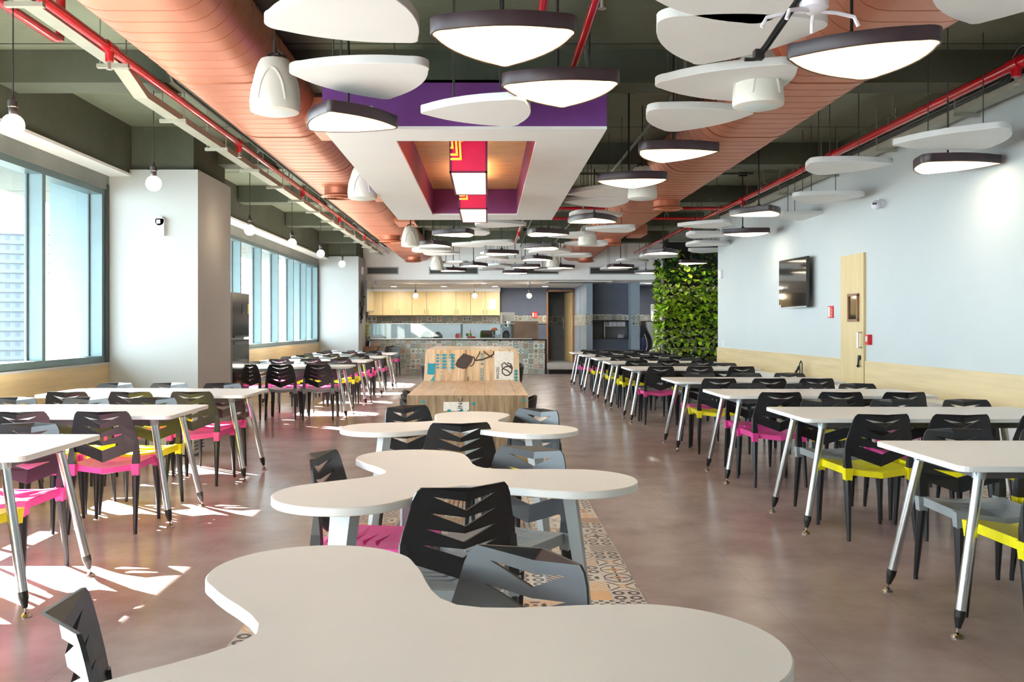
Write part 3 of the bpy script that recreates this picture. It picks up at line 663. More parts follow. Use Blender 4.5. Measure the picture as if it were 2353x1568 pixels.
WHITES = [((597,958,-25,97),50,0), ((682,993,142,231),82,0), ((967,1219,229,291),182,-.12), ((1302,1478,430,457),170,0), ((1293,1440,451,482),190,0),
 ((1308,1430,488,506),0,.12), ((1346,1459,521,537),180,0), ((1091,1210,509,526),5,0), ((1010,1126,530,542),180,.05), ((1030,1112,560,570),180,.06),
 ((1083,1181,554,568),185,0), ((946,1038,570,584),5,0), ((973,1057,579,589),0,0), ((1103,1180,580,589),180,.06), ((1093,1169,590,600),20,0),
 ((1142,1220,596,606),100,0), ((1002,1077,602,610),180,.03), ((1117,1175,608,615),30,0), ((1260,1369,535,552),170,0), ((1297,1397,552,572),178,0),
 ((1213,1318,571,587),160,0), ((1272,1359,580,598),180,0), ((1227,1294,618,627),60,0), ((1100,1158,616,625),0,0),
 ((1546,1800,-45,27),180,0), ((1486,1862,38,144),95,0), ((1506,1809,145,237),60,0), ((1472,1712,240,310),338,0), ((2080,2329,293,345),160,0),
 ((1837,2026,363,409),335,0), ((1807,1964,446,470),85,0), ((1780,1907,489,510),80,0), ((1560,1682,509,528),170,0), ((1573,1684,533,552),345,0),
 ((1578,1681,557,569),0,0), ((1575,1670,573,584),90,0), ((1467,1554,585,599),345,0), ((1416,1490,595,607),0,0), ((1379,1444,613,626),0,0), ((2130,2440,-40,31),80,0), ((1590,1650,598,609),0,0)]
RIM = {}
def lamp_thing(b, ang, dz, label, group):
    z = 2.75+dz; x, y, s = place(b, z); s = max(.60, min(.72, s))
    t = thing('pick_lamp', label, 'pendant lamp', (x, y, 0), 0, group)
    P = pick_xform(pick(), math.radians(ang), s); I = inset(P, .012)
    q = MB(); n = len(P)
    q.rings([[(a, c, z+.006) for a, c in I], [(a, c, z-.004) for a, c in I], [(a, c, z-.004) for a, c in inset(P, .003)], [(a, c, z) for a, c in P], [(a, c, z+.068) for a, c in P], [(a, c, z+.072) for a, c in inset(P, .01)]])
    mb_obj('rim', q, M['lamp_rim'], t, True)
    D, E = inset(P, .013), inset(P, .034)
    q = MB(); q.rings([[(a, c, z-.004) for a, c in E], [(a, c, z+.004) for a, c in E]]); dd = mb_obj('diffuser', q, M['lamp'], t)
    q = MB(); q.rings([[(a, c, z+.003) for a, c in D], [(a, c, z-.001) for a, c in D], [(a, c, z-.004) for a, c in E]], False, False); mb_obj('edge_glow_ring', q, M['lamp_e'], dd)  # added ring that imitates the orange glow at the diffuser's edge
    q = MB(); q.tube((0, 0, z+.07), (0, 0, ZC-.06), .009, n=8); q.tube((0, 0, z+.07), (0, 0, z+.12), .022, n=10); mb_obj('rod', q, M['wire'], t, True)
    q = MB(); q.box(-.06, .06, -.04, .04, ZC-.06, ZC); mb_obj('canopy', q, M['black'], t)
    q = MB(); q.box(.04, .16, -.03, .02, z+.072, z+.095); q.path([(0, 0, z+.13), (.03, .01, z+.11), (.06, 0, z+.10)], .005, 6); mb_obj('driver', q, M['cup'], t)
def panel_thing(b, ang, dz, label, group):
    z = 2.844+dz; x, y, s = place(b, z); s = max(.70, min(.88, s))
    t = thing('foam_panel', label, 'ceiling panel', (x, y, 0), 0, group)
    P = pick_xform(pick(), math.radians(ang), s)
    q = MB(); q.prism(P, z, z+.05, .003); mb_obj('board', q, M['panel_white'], t, True)
    for a, c in ((s*.22, 0), (-s*.2, s*.18), (-s*.2, -s*.18)):
        q = MB(); q.tube((a, c, z+.05), (a, c, (3.20 if (2.0 < x+a < 3.0 or -2.5 < x+a < -1.5) else ZC)), .0045, n=5); mb_obj('suspension_wire', q, M['conduit'], t)
def zone(x, y):
    if x > 1.75: return 'over the right-hand tables'
    if x > .28: return 'in the middle-right of the ceiling'
    return 'in the middle-left of the ceiling'
for items, z, is_lamp in ((LAMPS, 2.75, True), (WHITES, 2.844, False)):
    zs = {}
    for it in items:
        x, y, s = place(it[0], z+it[2]); zs.setdefault(zone(x, y), []).append((y, it))
    for zn, L in zs.items():
        L.sort(key=lambda e: e[0])
        for k, (y, it) in enumerate(L):
            o = ORD[k] if k == 0 else ORD[k]+' nearest'
            if is_lamp: lamp_thing(it[0], it[1], it[2], '%s of the glowing dark-rimmed rounded-triangle lamps %s' % (o, zn), 'rounded-triangle pendant lamps')
            else: panel_thing(it[0], it[1], it[2], '%s of the white rounded-triangle foam panels %s' % (o, zn), 'white hanging foam panels')
# globe bulbs
def bulb(x, y, z, ztop, label, group, r=.067):
    t = thing('globe_bulb', label, 'bulb', (x, y, 0), 0, group)
    q = MB(); q.sphere((0, 0, z), r, 20); mb_obj('globe', q, M['bulb'], t, True)
    q = MB(); q.lathe([(.022, 0), (.026, .02), (.024, .045), (.03, .05), (.03, .085), (.018, .095), (.008, .13)], 16, (0, 0, z+r-.006)); mb_obj('socket', q, M['bezel'], t, True)
    q = MB(); q.tube((0, 0, z+r+.1), (0, 0, ztop), .0045, n=6); mb_obj('cord', q, M['wire'], t)
    q = MB(); q.tube((0, 0, ztop-.02), (0, 0, ztop), .045, n=16); mb_obj('ceiling_rose', q, M['wire'], t)
BX = -2.94
for k, (px, py) in enumerate(((30, 287), (353, 422), (574, 529), (671, 559), (737, 583), (786, 607))):
    y = BX*F/(px-CX); z = H+(CY-py)*y/F
    bulb(BX, y, z, ZC, '%s glowing globe bulb in the row along the windows' % (ORD[k] if k == 0 else ORD[k]+' nearest'), 'globe bulbs along the windows')
for px, lab in ((955, 'left'), (1091, 'middle'), (1216, 'right')):
    bulb((px-CX)*26.6/F, 26.6, H+69*26.6/F, 2.63, '%s globe bulb of three hanging in front of the kitchen' % lab, 'globe bulbs at the kitchen', .075)
# pendant speakers
def speaker(x, y, label):
    t = thing('pendant_speaker', label, 'speaker', (x, y, 0), 0, 'cream pendant speakers'); z = 2.70
    q = MB(); q.lathe([(.125, .0), (.150, .008), (.156, .03), (.152, .09), (.140, .18), (.122, .26), (.105, .31), (.09, .335), (.05, .345)], 32, (0, 0, z)); mb_obj('shell', q, M['speaker'], t, True)
    q = MB(); q.lathe([(.02, -.006), (.10, -.004), (.128, .004), (.128, .01)], 32, (0, 0, z)); mb_obj('grille', q, M['speaker_g'], t, True)
    for a0 in (-1.5, .6, 2.7):
        pts = []
        for k in range(15):
            u = k/14; a = a0+(u-.5)*1.15; h_ = .06+.20*math.sin(PI*u)**.5
            r = .153-.045*max(0, (h_-.09)/.22)**1.4; pts.append((r*math.cos(a), r*math.sin(a), z+h_))
        q = MB(); q.path(pts, .008, 6); mb_obj('ridge', q, M['speaker'], t, True)
    q = MB(); q.tube((0, 0, z+.345), (0, 0, ZC), .005, n=6); q.path([(-.06, 0, z+.35), (-.03, .03, z+.375), (.03, -.02, z+.37), (.07, .01, z+.36), (.02, 0, z+.40), (-.05, 0, z+.37)], .006, 6); mb_obj('cable', q, M['wire'], t, True)
    q = MB(); q.tube((0, 0, z+.38), (0, 0, z+.46), .012, n=8); mb_obj('hook', q, M['bezel'], t)
for k, (px, y) in enumerate(((632, 5.65), (833, 9.5), (943, 15.2), (1004, 21.5))):
    speaker((px-CX)*y/F, y, '%s cream bell speaker hanging beside the left copper duct' % (ORD[k] if k == 0 else ORD[k]+' nearest'))
for k, (px, y) in enumerate(((1742, 5.5), (1476, 9.5), (1350, 15.0), (1270, 20.5))):
    speaker((px-CX)*y/F, y, '%s cream bell speaker hanging beside the right copper duct' % (ORD[k] if k == 0 else ORD[k]+' nearest'))
# projector mount with dangling cables
t = thing('projector_mount', 'empty white projector bracket with dangling black cables near the ceiling', 'bracket', (1.41, 3.84, 0)); z = 2.70
q = MB(); q.tube((0, 0, z+.05), (0, 0, ZC), .02, n=12); q.lathe([(.03, .0), (.06, .02), (.06, .05), (.03, .07)], 16, (0, 0, z)); mb_obj('pole', q, M['cup'], t, True)
for a, l in ((.1, .20), (1.3, .12), (3.0, .22), (3.6, .16)):
    c, s_ = math.cos(a), math.sin(a); q = MB(); q.path([(0, 0, z+.01), (c*l*.5, s_*l*.5, z+.005), (c*l*.9, s_*l*.9, z-.01), (c*l, s_*l, z-.05)], .009, 6); mb_obj('arm', q, M['cup'], t, True)
q = MB(); q.path([(.02, 0, ZC), (0, .02, z+.3), (-.08, 0, z+.05), (-.16, -.02, z-.06), (-.22, -.02, z-.15), (-.26, 0, z-.20), (-.30, 0, z-.20)], .009, 6); q.path([(.04, 0, ZC), (.02, .02, z+.3), (-.06, 0, z+.06), (-.14, .0, z-.06), (-.21, 0, z-.16), (-.24, .01, z-.19)], .008, 6); q.box(-.26, -.22, -.02, .02, z-.20, z-.16); mb_obj('cable', q, M['wire'], t, True)

# ------------------------------------------------------------------ chairs
def chev(outer_top, slots, edges, outer_bot, top, bot, fn, th, tv, bend=0):
    """mirrored panel with V slots; fn maps (u, v) to 3-D, tv is the thickness direction"""
    vs, fs, idx = [], [], {}
    def V(u, v):
        k = (round(u, 5), round(v, 5))
        if k not in idx: idx[k] = len(vs); vs.append(k)
        return idx[k]
    for sg in (1, -1):
        polys = []
        o0 = slots[0]
        if bend:
            polys.append([(0, top), outer_top[0], (0, bend)]); polys.append([(0, bend)]+outer_top+[edges[0], (o0[0], o0[1]), (0, o0[2])])
        else: polys.append([(0, top)]+outer_top+[edges[0], (o0[0], o0[1]), (0, o0[2])])
        for i in range(len(slots)-1):
            a, b = slots[i], slots[i+1]
            polys.append([(0, a[3]), (a[0], a[1]), (b[0], b[1]), (0, b[2])]); polys.append([(a[0], a[1]), edges[i], edges[i+1], (b[0], b[1])])
        l = slots[-1]; polys.append([(0, l[3]), (l[0], l[1]), edges[-1]]+outer_bot+[(0, bot)])
        for p in polys:
            f = [V(sg*u, v) for u, v in p]
            fs.append(f if sg > 0 else list(reversed(f)))
    P = [Vector(fn(u, v)) for u, v in vs]; n = len(P); tv = Vector(tv)*th
    allv = P+[p+tv for p in P]; faces = list(fs)+[[n+i for i in reversed(f)] for f in fs]
    cnt = {}
    for f in fs:
        for a, b in zip(f, f[1:]+f[:1]): cnt[(a, b)] = 1
    for (a, b) in cnt:
        if (b, a) not in cnt: faces.append([b, a, n+a, n+b])
    q = MB(); q.add(allv, faces); return q
def fix(me):
    bm = bmesh.new(); bm.from_mesh(me); bmesh.ops.recalc_face_normals(bm, faces=bm.faces); bm.to_mesh(me); bm.free(); return me
def back_fn(u, v):
    y = -.175-.17*(v-.44)-.05*(1-min(1, abs(u)/.2))
    if v > .79 and abs(u) < .01: y -= .03
    return (u, y, v)
bslots = [(.125, .764-.057*i, .744-.057*i, .712-.057*i) for i in range(4)]
bslots = [(.115+.009*i, a, b, c) for i, (_, a, b, c) in enumerate(bslots)]
bedges = [(.182, .755), (.194, .70), (.210, .64), (.220, .58)]
BACK = fix(chev([(.155, .797), (.170, .782)], bslots, bedges, [(.208, .548), (.19, .528), (.165, .524)], .798, .462, back_fn, .009, (0, 1, 0), .776).mesh('backrest', M['chair_black']))
def seat_fn(u, v):
    a = abs(u); z = .438+(.012 if a > .15 else .0)-.010*(1-min(1, a/.16))
    if v < -.19: z -= .005
    return (u, v, z)
sslots = [(.115, .03-.055*i, .012-.055*i, -.012-.055*i) for i in range(3)]
def seat_mesh(m_):
    q = chev([(.165, .235), (.205, .20)], sslots, [(.205, .04), (.205, -.02), (.205, -.09)], [(.205, -.19), (.17, -.20)], .235, -.246, seat_fn, .022, (0, 0, -1))
    # rear skirt with a V keel, side skirts and the four corner caps
    for sg in (1, -1):
        q.hexa([(sg*.17,-.203,.405),(0,-.252,.392),(0,-.222,.385),(sg*.17,-.187,.405)], [(sg*.17,-.203,.440),(0,-.250,.428),(0,-.222,.432),(sg*.17,-.187,.440)])
        q.hexa([(sg*.17,.220,.405),(0,.238,.395),(0,.222,.395),(sg*.17,.204,.405)], [(sg*.17,.222,.440),(0,.237,.425),(0,.222,.425),(sg*.17,.204,.440)])
        q.hexa([(sg*.194,-.17,.405),(sg*.206,-.17,.405),(sg*.206,.18,.405),(sg*.194,.18,.405)], [(sg*.194,-.17,.445),(sg*.206,-.17,.445),(sg*.206,.18,.445),(sg*.194,.18,.445)])
        for yy in (-.2, .205):
            w0, w1 = .021, .027
            q.hexa([(sg*.203-w0, yy-w0, .375), (sg*.203+w0, yy-w0, .375), (sg*.203+w0, yy+w0, .375), (sg*.203-w0, yy+w0, .375)],
                   [(sg*.203-w1, yy-w1, .452), (sg*.203+w1, yy-w1, .452), (sg*.203+w1, yy+w1, .452), (sg*.203-w1, yy+w1, .452)])
    return fix(q.mesh('seat', m_))
SEATS = {c: seat_mesh(M['seat_'+c]) for c in ('pink', 'yellow', 'grey')}
def leg_mesh(sx, sy):
    q = MB(); x0, y0 = sx*.203, (.205 if sy > 0 else -.2); x1, y1 = sx*(.215), (.225 if sy > 0 else -.245)
    def ring(x, y, z, w_, c=.35): return [(x+w_*a, y+w_*b, z) for a, b in ((1, c), (c, 1), (-c, 1), (-1, c), (-1, -c), (-c, -1), (c, -1), (1, -c))]
    q.rings([ring(x1, y1, 0, .0105), ring(x1*.995, y1*.995, .03, .0115), ring(x0, y0, .378, .0235)]); return fix(q.mesh('leg', M['chair_black']))
LEGS = [leg_mesh(a, b) for a in (-1, 1) for b in (-1, 1)]
def post_mesh(sx):
    q = MB()
    def ring(x, y, z, w_, d_): return [(x-w_, y-d_, z), (x+w_, y-d_, z), (x+w_*.9, y+d_, z), (x-w_*.9, y+d_, z)]
    q.rings([ring(sx*.203, -.2, .45, .021, .023), ring(sx*.205, -.197, .50, .020, .019), ring(sx*.207, -.197, .60, .012, .008)]); return fix(q.mesh('back_post', M['chair_black']))
POSTS = [post_mesh(-1), post_mesh(1)]
NOCAP = []
def chair(x, y, ang, col, label, group):
    t = thing('cafe_chair', label, 'chair', (x, y, 0), math.radians(ang-90), group)
    s = link('seat', SEATS[col], t); s['label'] = col+' plastic seat'
    link('backrest', BACK, t)
    for m_ in LEGS: link('leg', m_, t)
    for m_ in POSTS: link('back_post', m_, t)
    return t
# ------------------------------------------------------------------ rectangular dining tables
TOPZ = .755
def table_parts(L, D):
    q = MB(); q.prism(rrect(-L/2, L/2, -D/2, D/2, .05), TOPZ-.026, TOPZ, .002); q2 = q.mesh('tabletop', [M['white_top'], M['edge_white']], False)
    for p in q2.polygons:
        if abs(p.normal.z) < .5: p.material_index = 1
    fr = MB()
    for sy in (-1, 1): fr.box(-L/2+.14, L/2-.14, sy*(D/2-.16)-.02, sy*(D/2-.16)+.02, TOPZ-.075, TOPZ-.026)
    for sx in (-1, 1): fr.box(sx*(L/2-.17)-.02, sx*(L/2-.17)+.02, -D/2+.16, D/2-.16, TOPZ-.075, TOPZ-.026)
    return q2, fr.mesh('under_frame', M['apron'])
def tleg(sx, sy, L, D):
    top = Vector((sx*(L/2-.17), sy*(D/2-.16), TOPZ-.026)); bot = Vector((sx*(L/2-.03), sy*(D/2-.09), .015))
    u = lambda k: top+(bot-top)*k
    a = MB(); a.tube(u(.05), u(.86), .0225, .0225, 20)
    b = MB(); b.tube(u(0), u(.075), .031, .026, 16)
    c = MB(); c.tube(u(.86), u(.90), .0235, .0225, 16); c.tube(u(.90), u(.965), .0225, .011, 16)
    d = MB(); d.tube(u(.96), u(1), .005, n=8); d.lathe([(.006, .022), (.02, .012), (.027, .004), (.027, 0)], 20, (bot.x, bot.y, 0))
    return a.mesh('leg', M['chrome'], True), b.mesh('collar', M['plate_leg'], True), c.mesh('leg_tip', M['black'], True), d.mesh('levelling_foot', M['chrome2'], True)
TL, TD = 1.82, .85
TOPM, FRM = table_parts(TL, TD); TLEG = [tleg(a, b, TL, TD) for a in (-1, 1) for b in (-1, 1)]
def dining_table(x, y, label, group, rz=0):
    t = thing('dining_table', label, 'table', (x, y, 0), rz, group)
    link('tabletop', TOPM, t); link('under_frame', FRM, t)
    for a, b, c, d in TLEG:
        l = link('leg', a, t); link('collar', b, l); link('leg_tip', c, l); link('levelling_foot', d, l)
    return t
OR2 = ['nearest', 'second', 'third', 'fourth', 'fifth', 'sixth', 'seventh', 'eighth', 'ninth']
RIGHT = [(2008,1012.8), (1757,935.2), (1612,894), (1517.5,867), (1426,842), (1384,829.6), (1357,821.5), (1329.5,814.3), (1307.5,808.7)]
LEFT = [(237,998), (483,930), (620,893), (819,838), (859,826), (892,817.7), (915,810.6)]
RC = [('yyy', 'gyg'), ('yyy', 'gpg'), ('pyp', 'pgy'), ('ygp', 'pgy'), ('pgy', 'gyg'), ('ygp', 'yyg'), ('yyg', 'gpy'), ('ypg', 'pgy'), ('pyg', 'gpg')]
LC = [('ypg', 'ppg'), ('ppy', 'yyp'), ('ppg', 'pyg'), ('ggg', 'ppp'), ('yyp', 'yyg'), ('pyg', 'ppy'), ('pgy', 'gyp')]
CN = {'y': 'yellow', 'p': 'pink', 'g': 'grey'}
for side, rows, cols, sg in (('right-hand', RIGHT, RC, 1), ('window-side', LEFT, LC, -1)):
    for k, (px, py) in enumerate(rows):
        yb = (H-TOPZ)*F/(py-CY); xe = (px-CX)*yb/F
        xc = xe+sg*TL/2; yc = yb-TD/2
        row = '%s %s table' % (OR2[k], side)
        dining_table(xc, yc, 'white-topped chrome-legged table, %s of the %s row counted from the front' % (OR2[k], side), side+' dining tables')
        for j, off in enumerate((.42, .95, 1.48)):
            pos = ('aisle-end', 'middle', 'wall-end')[j]
            jx = R.uniform(-.02, .02)
            for s2, ang, yy, cc in (('near', 90, yc-TD/2+.14, cols[k][0][j]), ('far', 270, yc+TD/2-.13, cols[k][1][j])):
                if side == 'right-hand' and k == 0 and ((s2 == 'near' and j > 0) or (s2 == 'far' and j > 1)): continue
                if side != 'right-hand' and k == 0 and (j > 0): continue
                if side != 'right-hand' and k == 1 and s2 == 'near' and j == 2: continue
                yy += R.uniform(-.015, .015)
                chair(xe+sg*(off+jx+(.05 if s2 == 'far' else 0)), yy, ang+R.uniform(-3, 3), CN[cc], 'black chair with %s seat, %s on %s side of the %s' % (CN[cc], pos, s2, row), 'cafe chairs at the %s tables' % side)
chair(-2.62, 24.05, 265, 'pink', 'lone black chair with pink seat closest to the tiled counter', None)

# ------------------------------------------------------------------ three-lobed tables
def trefoil(r=.253, Rr=.510, rot=0):
    pts = []
    for k in range(3):
        a = rot+k*2*PI/3; c = Vector((Rr*math.cos(a), Rr*math.sin(a)))
        for j in range(-4, 5):
            t = a+j*math.radians(27); pts.append((c.x+r*math.cos(t), c.y+r*math.sin(t)))
        a2 = a+PI/3; pts.append((.245*math.cos(a2), .245*math.sin(a2)))
    return smooth_closed(pts, 5)
def tref_table(x, y, rot, label):
    t = thing('trefoil_table', label, 'table', (x, y, 0), 0, 'three-lobed white tables')
    rot = math.radians(rot); q = MB(); q.prism(trefoil(rot=rot), TOPZ-.03, TOPZ, .003); me = q.mesh('tabletop', [M['white_top'], M['edge_white']], True)
    for p in me.polygons:
        if abs(p.normal.z) < .5: p.material_index = 1
    link('tabletop', me, t)
    for k in range(3):
        a = rot+k*2*PI/3; u = Vector((math.cos(a), math.sin(a))); v = Vector((-u.y, u.x)); q = MB()
        def ring(r_, z, w_, d_): c = u*r_; return [tuple(c+v*a_+u*b_)+(z,) for a_, b_ in ((-w_, -d_), (w_, -d_), (w_, d_), (-w_, d_))]
        q.rings([ring(.60, 0, .028, .018), ring(.50, TOPZ-.03, .055, .024)]); mb_obj('leg', q, M['plate_leg'], t)
tref_table(-.205, 1.70, 115, 'white three-lobed table filling the bottom foreground')
tref_table(-.174, 3.544, 109, 'middle of the three white three-lobed tables on the tiled strip')
tref_table(-.147, 5.43, 85, 'farthest white three-lobed table, just before the plank counter')
def cchair(bx, by, ang, col, label):
    a = math.radians(ang); chair(bx+.25*math.cos(a), by+.25*math.sin(a), ang, col, label, 'cafe chairs around the three-lobed tables')
cchair(-.80, 1.735, 23, 'grey', 'black chair at lower left of the foreground three-lobed table')
cchair(-.715, 3.84, -9, 'pink', 'black chair with pink seat left of the middle three-lobed table')
cchair(-.08, 3.09, 113, 'grey', 'black chair seen from behind between foreground and middle three-lobed tables')
cchair(.10, 2.16, 231, 'grey', 'black chair facing the camera at the foreground table, back shining blue')
cchair(.20, 4.03, 237, 'grey', 'black chair facing the camera at right rear of the middle three-lobed table')
cchair(-.155, 5.08, 99, 'grey', 'black chair seen from behind before the farthest three-lobed table')
cchair(-.56, 6.13, 310, 'grey', 'dark chair at left rear of the farthest three-lobed table')
cchair(.34, 5.89, 228, 'yellow', 'blue-sheened chair with yellow seat right of the farthest three-lobed table')

# ------------------------------------------------------------------ plank-clad stepped counter
def text_mesh(s, size, m_, name='lettering'):
    c = bpy.data.curves.new('t', 'FONT'); c.body = s; c.size = size; c.extrude = .0012; c.resolution_u = 2; c.align_x = 'CENTER'; c.align_y = 'CENTER'
    o = bpy.data.objects.new('t', c); COL.objects.link(o); dg = bpy.context.evaluated_depsgraph_get()
    me = bpy.data.meshes.new_from_object(o.evaluated_get(dg)); bpy.data.objects.remove(o); me.name = name; me.materials.clear(); me.materials.append(m_); return me
by0, by1, by2 = 7.72, 9.78, 11.6; bx0, bx1 = -.70, .355; zl, zh = .745, 1.085
BT = thing('plank_counter', 'stepped communal counter clad in reclaimed planks with teal prints', 'counter', (0, 0, 0))
q = MB(); q.box(bx0, bx1, by0+.015, by1, zl-.06, zl); q.box(-.26, -.08, by0+.015, by1, 0.0, zl-.06); mb_obj('low_tabletop', q, M['planks'], BT)
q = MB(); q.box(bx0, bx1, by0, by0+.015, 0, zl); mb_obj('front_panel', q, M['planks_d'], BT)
q = MB()
prof = []
rx = .03
q.rings([[(bx0, by1-.0, zl), (bx1, by1, zl), (bx1, by1+.05, zl), (bx0, by1+.05, zl)], [(bx0+rx*.5, by1+.03, zh-.05), (bx1-rx*.3, by1+.03, zh-.05), (bx1-rx*.3, by1+.08, zh-.05), (bx0+rx*.5, by1+.08, zh-.05)], [(bx0+rx*1.2, by1+.05, zh-.003), (bx1-rx*1.4, by1+.05, zh-.003), (bx1-rx*1.4, by1+.1, zh-.003), (bx0+rx*1.2, by1+.1, zh-.003)]])
mb_obj('riser', q, M['planks'], BT)
q = MB(); q.box(bx0+.02, bx1-.03, by1+.05, by2, zh-.06, zh); mb_obj('high_tabletop', q, M['planks'], BT)
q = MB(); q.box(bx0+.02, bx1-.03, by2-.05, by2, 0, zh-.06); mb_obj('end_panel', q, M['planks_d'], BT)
RO = thing  # noqa
def riser_pt(px, py):
    z = H-(py-CY)*by1/F; return (px-CX)*by1/F, z
def decal(me, x, z, rot, m_=None, name='print', front=False):
    if rot: me.transform(Matrix.Rotation(-rot, 4, 'Z'))
    o = link(name, me, BT)
    if front: o.location = (x, by0-.0015, z); o.rotation_euler = (PI/2, 0, 0)
    else:
        o.location = (x, by1-.002+(z-zl)*.1034, z); o.rotation_euler = (PI/2-math.atan(.1034), 0, 0)
    return o
def flat(polys, m_):
    q = MB()
    for p in polys:
        n = len(p); q.rings([[(x, z, 0) for x, z in p], [(x, z, .002) for x, z in p]])
    return q.mesh('print', m_)
S1 = .00478
def rp(zx, zy):   # zoomed detail coordinate of the photo's riser
    return riser_pt(900+zx/6.536, 780+zy/6.536)
def dec_poly(pts_list, m_):
    """print lying on the riser, given by outline points"""
    c = rp(*pts_list[0][0]); P = [[(rp(*p)[0]-c[0], rp(*p)[1]-c[1]) for p in pts] for pts in pts_list]
    decal(flat(P, m_), c[0], c[1], 0)
dec_poly([[(540,362),(655,365),(645,535),(535,530)], [(575,632),(640,540),(638,632)]], M['teal'])
dec_poly([[(x, yc_-22), (x+46, yc_), (x, yc_+22), (x-46, yc_)] for x, w_ in ((790, 1),) for yc_ in (238, 285, 332, 380, 428)]+[[(690, yc_-18), (722, yc_), (690, yc_+18), (662, yc_)] for yc_ in (238, 285, 330, 380, 428)], M['teal'])
dec_poly([[(905, yc_-26), (955, yc_), (905, yc_+26), (862, yc_)] for yc_ in (238, 282, 332, 382, 430)], M['teal'])
dec_poly([[(1870, yc_-26), (1900, yc_), (1870, yc_+26), (1840, yc_)] for yc_ in (478, 525, 575, 622)], M['teal'])
dec_poly([[(1080,212),(1225,262),(1200,345),(1130,440),(1075,450),(985,425),(955,385),(985,310)]], M['print_dark'])
dec_poly([[(1540,180),(1835,185),(1835,612),(1545,612)]], M['print_white'])
def ring_print(pts, r, m_, front=False):
    q = MB(); c = rp(*pts[0]); q.path([(rp(*p)[0]-c[0], rp(*p)[1]-c[1], .002) for p in pts], r, 6)
    for i, v_ in enumerate(q.v): q.v[i] = (v_[0], v_[1], min(.004, max(.001, v_[2])))
    decal(q.mesh('print', m_), c[0], c[1], 0)
ring_print([(1225,262),(1245,300),(1235,360),(1205,400),(1170,405)], .006, M['print_dark'])
def pretzel(cx, cy, sx, sy):
    out = []
    for k in range(40):
        t = -2.5+5.0*k/39; x = math.sin(t*1.0)*(1-.25*math.cos(t*2)); y = -math.cos(t)*(1.0)
        out.append((cx+sx*x, cy-sy*y))
    return out
ring_print([(1735,355),(1790,375),(1812,430),(1800,500),(1760,540),(1710,545),(1665,510),(1660,460),(1700,420),(1780,400),(1800,420)], .0075, M['print_dark'])
ring_print([(1800,440),(1750,400),(1690,350),(1655,380),(1665,440),(1740,470),(1790,520)], .0075, M['print_dark'])
ring_print([(1255,320),(1320,210),(1325,180)], .006, M['print_dark']); ring_print([(1255,322),(1380,300),(1480,260),(1530,220),(1530,180)], .0085, M['print_dark']); ring_print([(1380,182),(1450,240),(1510,275)], .007, M['print_dark'])
x, z = rp(1362, 420); decal(text_mesh('BREZEL & BIER', .050, M['teal']), x, z, -PI/2, name='lettering')
x, z = rp(1595, 500); decal(text_mesh('BREZEL', .042, M['print_black']), x, z-.0, -PI/2, name='lettering').location.y -= .003
x, z = rp(1150, 590); decal(text_mesh('EN', .032, M['print_black']), x, z, -PI/2, name='lettering')
x, z = rp(745, 445); decal(text_mesh('TÖNI & HUTTE', .043, M['print_white']), x, z, -PI/2, name='lettering').location.y -= .003
x, z = rp(872, 390); decal(text_mesh('TEUFEL', .05, M['print_white']), x, z, -PI/2, name='lettering').location.y -= .003
fp = lambda px, py: ((px-CX)*by0/F, H-(py-CY)*by0/F)
a, b = fp(1019, 924), fp(1078, 945)
q = MB(); q.rings([[(a[0], b[1], 0), (b[0], b[1], 0), (b[0], a[1], 0), (a[0], a[1], 0)], [(a[0], b[1], .002), (b[0], b[1], .002), (b[0], a[1], .002), (a[0], a[1], .002)]])
decal(q.mesh('print', M['print_white']), 0, 0, 0, front=True)
x, z = fp(1058, 931); decal(text_mesh('ÜNC', .055, M['print_black']), x, z, -PI/2, front=True, name='lettering').location.y -= .003
q = MB()
for px, py in ((972, 924), (1088, 928), (1204, 920), (1032, 944), (1060, 944), (1076, 946)):
    c = fp(px, py); q.rings([[(c[0]-.02, c[1], 0), (c[0], c[1]-.014, 0), (c[0]+.02, c[1], 0), (c[0], c[1]+.014, 0)], [(c[0]-.02, c[1], .003), (c[0], c[1]-.014, .003), (c[0]+.02, c[1], .003), (c[0], c[1]+.014, .003)]])
decal(q.mesh('print', M['teal']), 0, 0, 0, front=True)
# tub chairs / stools beside it
def tub(x, y, z, ang, label, stool=False):
    t = thing('tub_stool' if stool else 'tub_chair', label, 'chair', (x, y, 0), math.radians(ang), 'black tub seats at the plank counter')
    q = MB(); n = 28; rs = []
    for r, h_ in ((.07, .0), (.13, .01), (.18, .07), (.20, .15), (.205, .20)):
        rs.append([(r*math.cos(2*PI*i/n), r*.95*math.sin(2*PI*i/n), z-.20+h_+(.10*max(0, math.cos(2*PI*i/n))*(h_/.20) if h_ else 0)) for i in range(n)])
    inner = [[(p[0]*.94, p[1]*.94, p[2]) for p in r] for r in reversed(rs)]; inner[-1] = [(p[0]*.9, p[1]*.9, p[2]+.015) for p in rs[0]]
    q.rings(rs+inner); mb_obj('shell', q, M['black'], t, True)
    q = MB(); q.lathe([(.12, 0), (.16, .03), (.15, .05), (.02, .055)], 24, (0, 0, z-.18)); mb_obj('cushion', q, M['bagblack'], t, True)
    for k in range(4):
        a = PI/4+k*PI/2; q = MB(); q.tube((.09*math.cos(a), .09*math.sin(a), z-.195), (.19*math.cos(a), .19*math.sin(a), 0), .014, .010, 10); mb_obj('leg', q, M['black'], t, True)
for (x, y, lab) in ((-.575, 7.9, 'nearest'), (-.62, 8.45, 'second nearest'), (-.655, 9.0, 'third nearest')):
    tub(x, y, .605, 180, lab+' black tub chair on the window side of the plank counter')
tub(.26, 8.3, .605, 0, 'black tub chair on the right side of the low plank counter')
